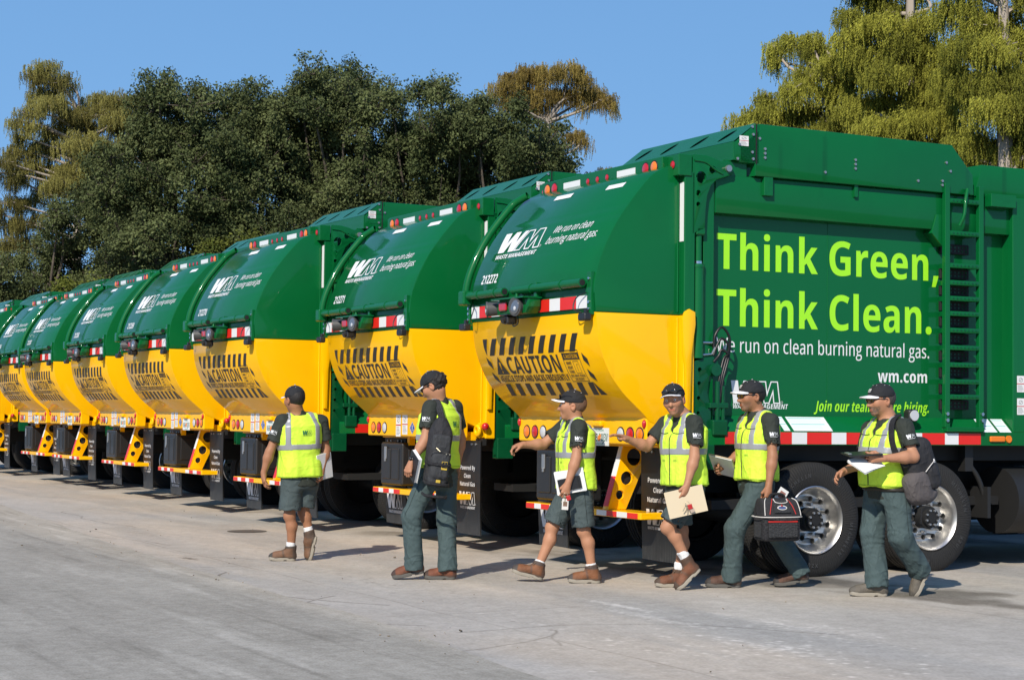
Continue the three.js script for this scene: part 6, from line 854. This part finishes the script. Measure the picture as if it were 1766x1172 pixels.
{ const o = carried(P6, 'clipboard', 'black clipboard held level in front of the goateed man', 'clipboard', V(-0.265, 1.165, 0.30)); part('board', turned(bx(-0.16, 0.115, -0.006, 0.006, -0.115, 0.115, 0.004), 0.10, 0.15, 0.07), MPad, o); part('clip', turned(bx(-0.15, -0.12, 0.006, 0.016, -0.05, 0.05, 0.004), 0.10, 0.15, 0.07), Msteel, o);
  const s = carried(P6, 'paper_sheaf', 'bent white papers held under the black clipboard by the goateed man', 'papers', V(-0.26, 1.085, 0.345)); for (let i = 0; i < 4; i++) { const g = new THREE.PlaneGeometry(0.25, 0.19, 8, 4), p = g.attributes.position; for (let k = 0; k < p.count; k++) { const x = p.getX(k); p.setZ(k, -0.5 * (x < 0 ? x * x : 0) + i * 0.004); } g.computeVertexNormals(); part('sheet', turned(g, -1.0, 0.35, 0.42 - i * 0.02), MPaper, s); } MPaper.side = THREE.DoubleSide; }
const rbox = (cx, cy, cz, a, b, c, r) => (x, y, z) => { x = Math.abs(x - cx) - a + r; y = Math.abs(y - cy) - b + r; z = Math.abs(z - cz) - c + r; return Math.min(Math.max(x, y, z), 0) + Math.hypot(Math.max(x, 0), Math.max(y, 0), Math.max(z, 0)) - r; };
{ // backpack of the tall man
  const o = carried(P2, 'backpack', 'black backpack with gold star badge slung on the tall man', 'backpack', V(0.055, 1.10, 0.27)), t = (g) => turned(g.scale(0.86, 0.96, 0.9), 0, 0.30, -0.12), sn = (f) => (x, y, z) => f(x, y, z) + 0.006 * n3(x * 14, y * 14, z * 14);
  const mk = (name, f, mat, pad = 0.04) => part(name, t(net(sn(f), V(-0.2, -0.38, -0.14), V(0.2, 0.40, 0.24), 0.009)), mat, o); void 0;
  mk('bag_body', (x, y, z) => smin(rbox(0, -0.02, 0, 0.125, 0.27, 0.085, 0.075)(x, y, z), ell(0, 0.22, -0.02, 0.095, 0.13, 0.075)(x, y, z), 0.06), MNylon);
  mk('front_pocket', (x, y, z) => smin(rbox(0.005, -0.10, 0.085, 0.10, 0.125, 0.055, 0.05)(x, y, z), rbox(0.005, -0.215, 0.06, 0.105, 0.06, 0.05, 0.045)(x, y, z), 0.012), MNylonL);
  mk('top_pocket', rbox(0.0, 0.10, 0.075, 0.095, 0.085, 0.035, 0.034), MNylonL);
  for (const y of [-0.055, -0.165, -0.235]) part('strap', t(tube([V(-0.125, y + 0.01, 0.02), V(-0.105, y, 0.11), V(-0.05, y, 0.146), V(0.06, y, 0.146), V(0.11, y, 0.11), V(0.13, y + 0.01, 0.02)], 0.009, 40, 6).scale(1, 1.6, 1)), MNylon, o);
  part('zip', t(tube([V(-0.10, -0.02, 0.10), V(-0.09, 0.02, 0.135), V(0, 0.032, 0.142), V(0.09, 0.015, 0.135), V(0.105, -0.03, 0.10)], 0.004, 30, 6)), MTrimW.clone(), o).material.color = C(0.05, 0.05, 0.05);
  part('zip_pull', t(tube([V(-0.06, 0.06, 0.118), V(-0.02, 0.03, 0.146)], 0.006, 6, 6)), MKey, o); part('buckle', t(bx(-0.02, 0.025, -0.262, -0.225, 0.105, 0.125, 0.006)), MGold, o); for (const x of [0.045, 0.08]) part('stud', t(disc(x, 0.015, 0.144, 0.006, 0.004)), MKey, o);
  { const sh = new THREE.Shape(); for (let i = 0; i < 10; i++) { const r = i % 2 ? 0.0085 : 0.021, a = i / 10 * Math.PI * 2 + Math.PI / 2; i ? sh.lineTo(Math.cos(a) * r, Math.sin(a) * r) : sh.moveTo(Math.cos(a) * r, Math.sin(a) * r); } const bd = part('badge', t(bx(0.01, 0.07, -0.13, -0.055, 0.143, 0.148, 0.002)), MGold, o); part('badge_field', t(bx(0.014, 0.066, -0.113, -0.059, 0.148, 0.1495)), std(0.01, 0.01, 0.01, 0.6), bd); part('star', t(new THREE.ExtrudeGeometry(sh, { depth: 0.002, bevelEnabled: false }).translate(0.04, -0.085, 0.1495)), MGold, bd); }
  const wp = (x, y, z) => V(x - 0.055, y - 1.10, z - 0.27); const st = [wp(0.10, 1.36, 0.21), wp(0.07, 1.47, 0.225), wp(0.03, 1.575, 0.13), wp(-0.02, 1.52, 0.02)];
  part('shoulder_strap', mergeGeometries([-0.018, 0, 0.018].map((d) => tube(st.map((p) => p.clone().add(V(d, 0, d * 0.6))), 0.0125, 24, 8))), MNylonL, o);
}
{ // bag of the man at the end of the line
  const o = carried(P6, 'shoulder_bag', 'black and grey shoulder bag hanging at the hip of the goateed man', 'shoulder bag', V(0.19, 1.02, 0.135)), t = (g) => turned(g, 0, 0.45, 0.36), sn = (f) => (x, y, z) => f(x, y, z) + 0.007 * n3(x * 11, y * 11, z * 11), mk = (name, f, mat) => part(name, t(net(sn(f), V(-0.24, -0.28, -0.16), V(0.24, 0.30, 0.22), 0.0095)), mat, o);
  mk('bag_body', (x, y, z) => smin(rbox(0.03, 0.03, 0, 0.155, 0.23, 0.10, 0.085)(x, y, z), ell(0.02, 0.14, 0, 0.11, 0.11, 0.075)(x, y, z), 0.05), MNylon);
  mk('grey_pocket', (x, y, z) => smin(rbox(-0.075, -0.10, 0.05, 0.115, 0.13, 0.075, 0.072)(x, y, z), ell(-0.02, -0.21, 0.03, 0.13, 0.06, 0.08)(x, y, z), 0.04), MGreyCloth);
  mk('side_pocket', rbox(0.075, -0.075, 0.075, 0.065, 0.095, 0.04, 0.035), MNylon);
  part('trim', t(tube([V(0.0, 0.0, 0.118), V(0.05, 0.028, 0.122), V(0.13, 0.05, 0.10)], 0.004, 16, 6)), MTrimW, o); part('tissue', t(bx(0.10, 0.135, 0.03, 0.065, 0.08, 0.10, 0.006)), MPaper, o);
  const wp = (x, y, z) => V(x - 0.19, y - 1.02, z - 0.135), st = [wp(0.05, 1.475, 0.13), wp(-0.02, 1.425, 0.215), wp(-0.04, 1.30, 0.262), wp(-0.01, 1.18, 0.275), wp(0.08, 1.06, 0.27)];
  part('shoulder_strap', mergeGeometries([-0.014, 0, 0.014].map((d) => tube(st.map((p) => p.clone().add(V(d, d * 0.3, 0))), 0.010, 30, 8))), MNylon, o); part('hanging_strap', tube([V(0.02, -0.22, 0.05), V(0.025, -0.32, 0.07), V(0.02, -0.42, 0.06)], 0.006, 12, 6), MNylon, o);
}
renderer.render(scene, camera);
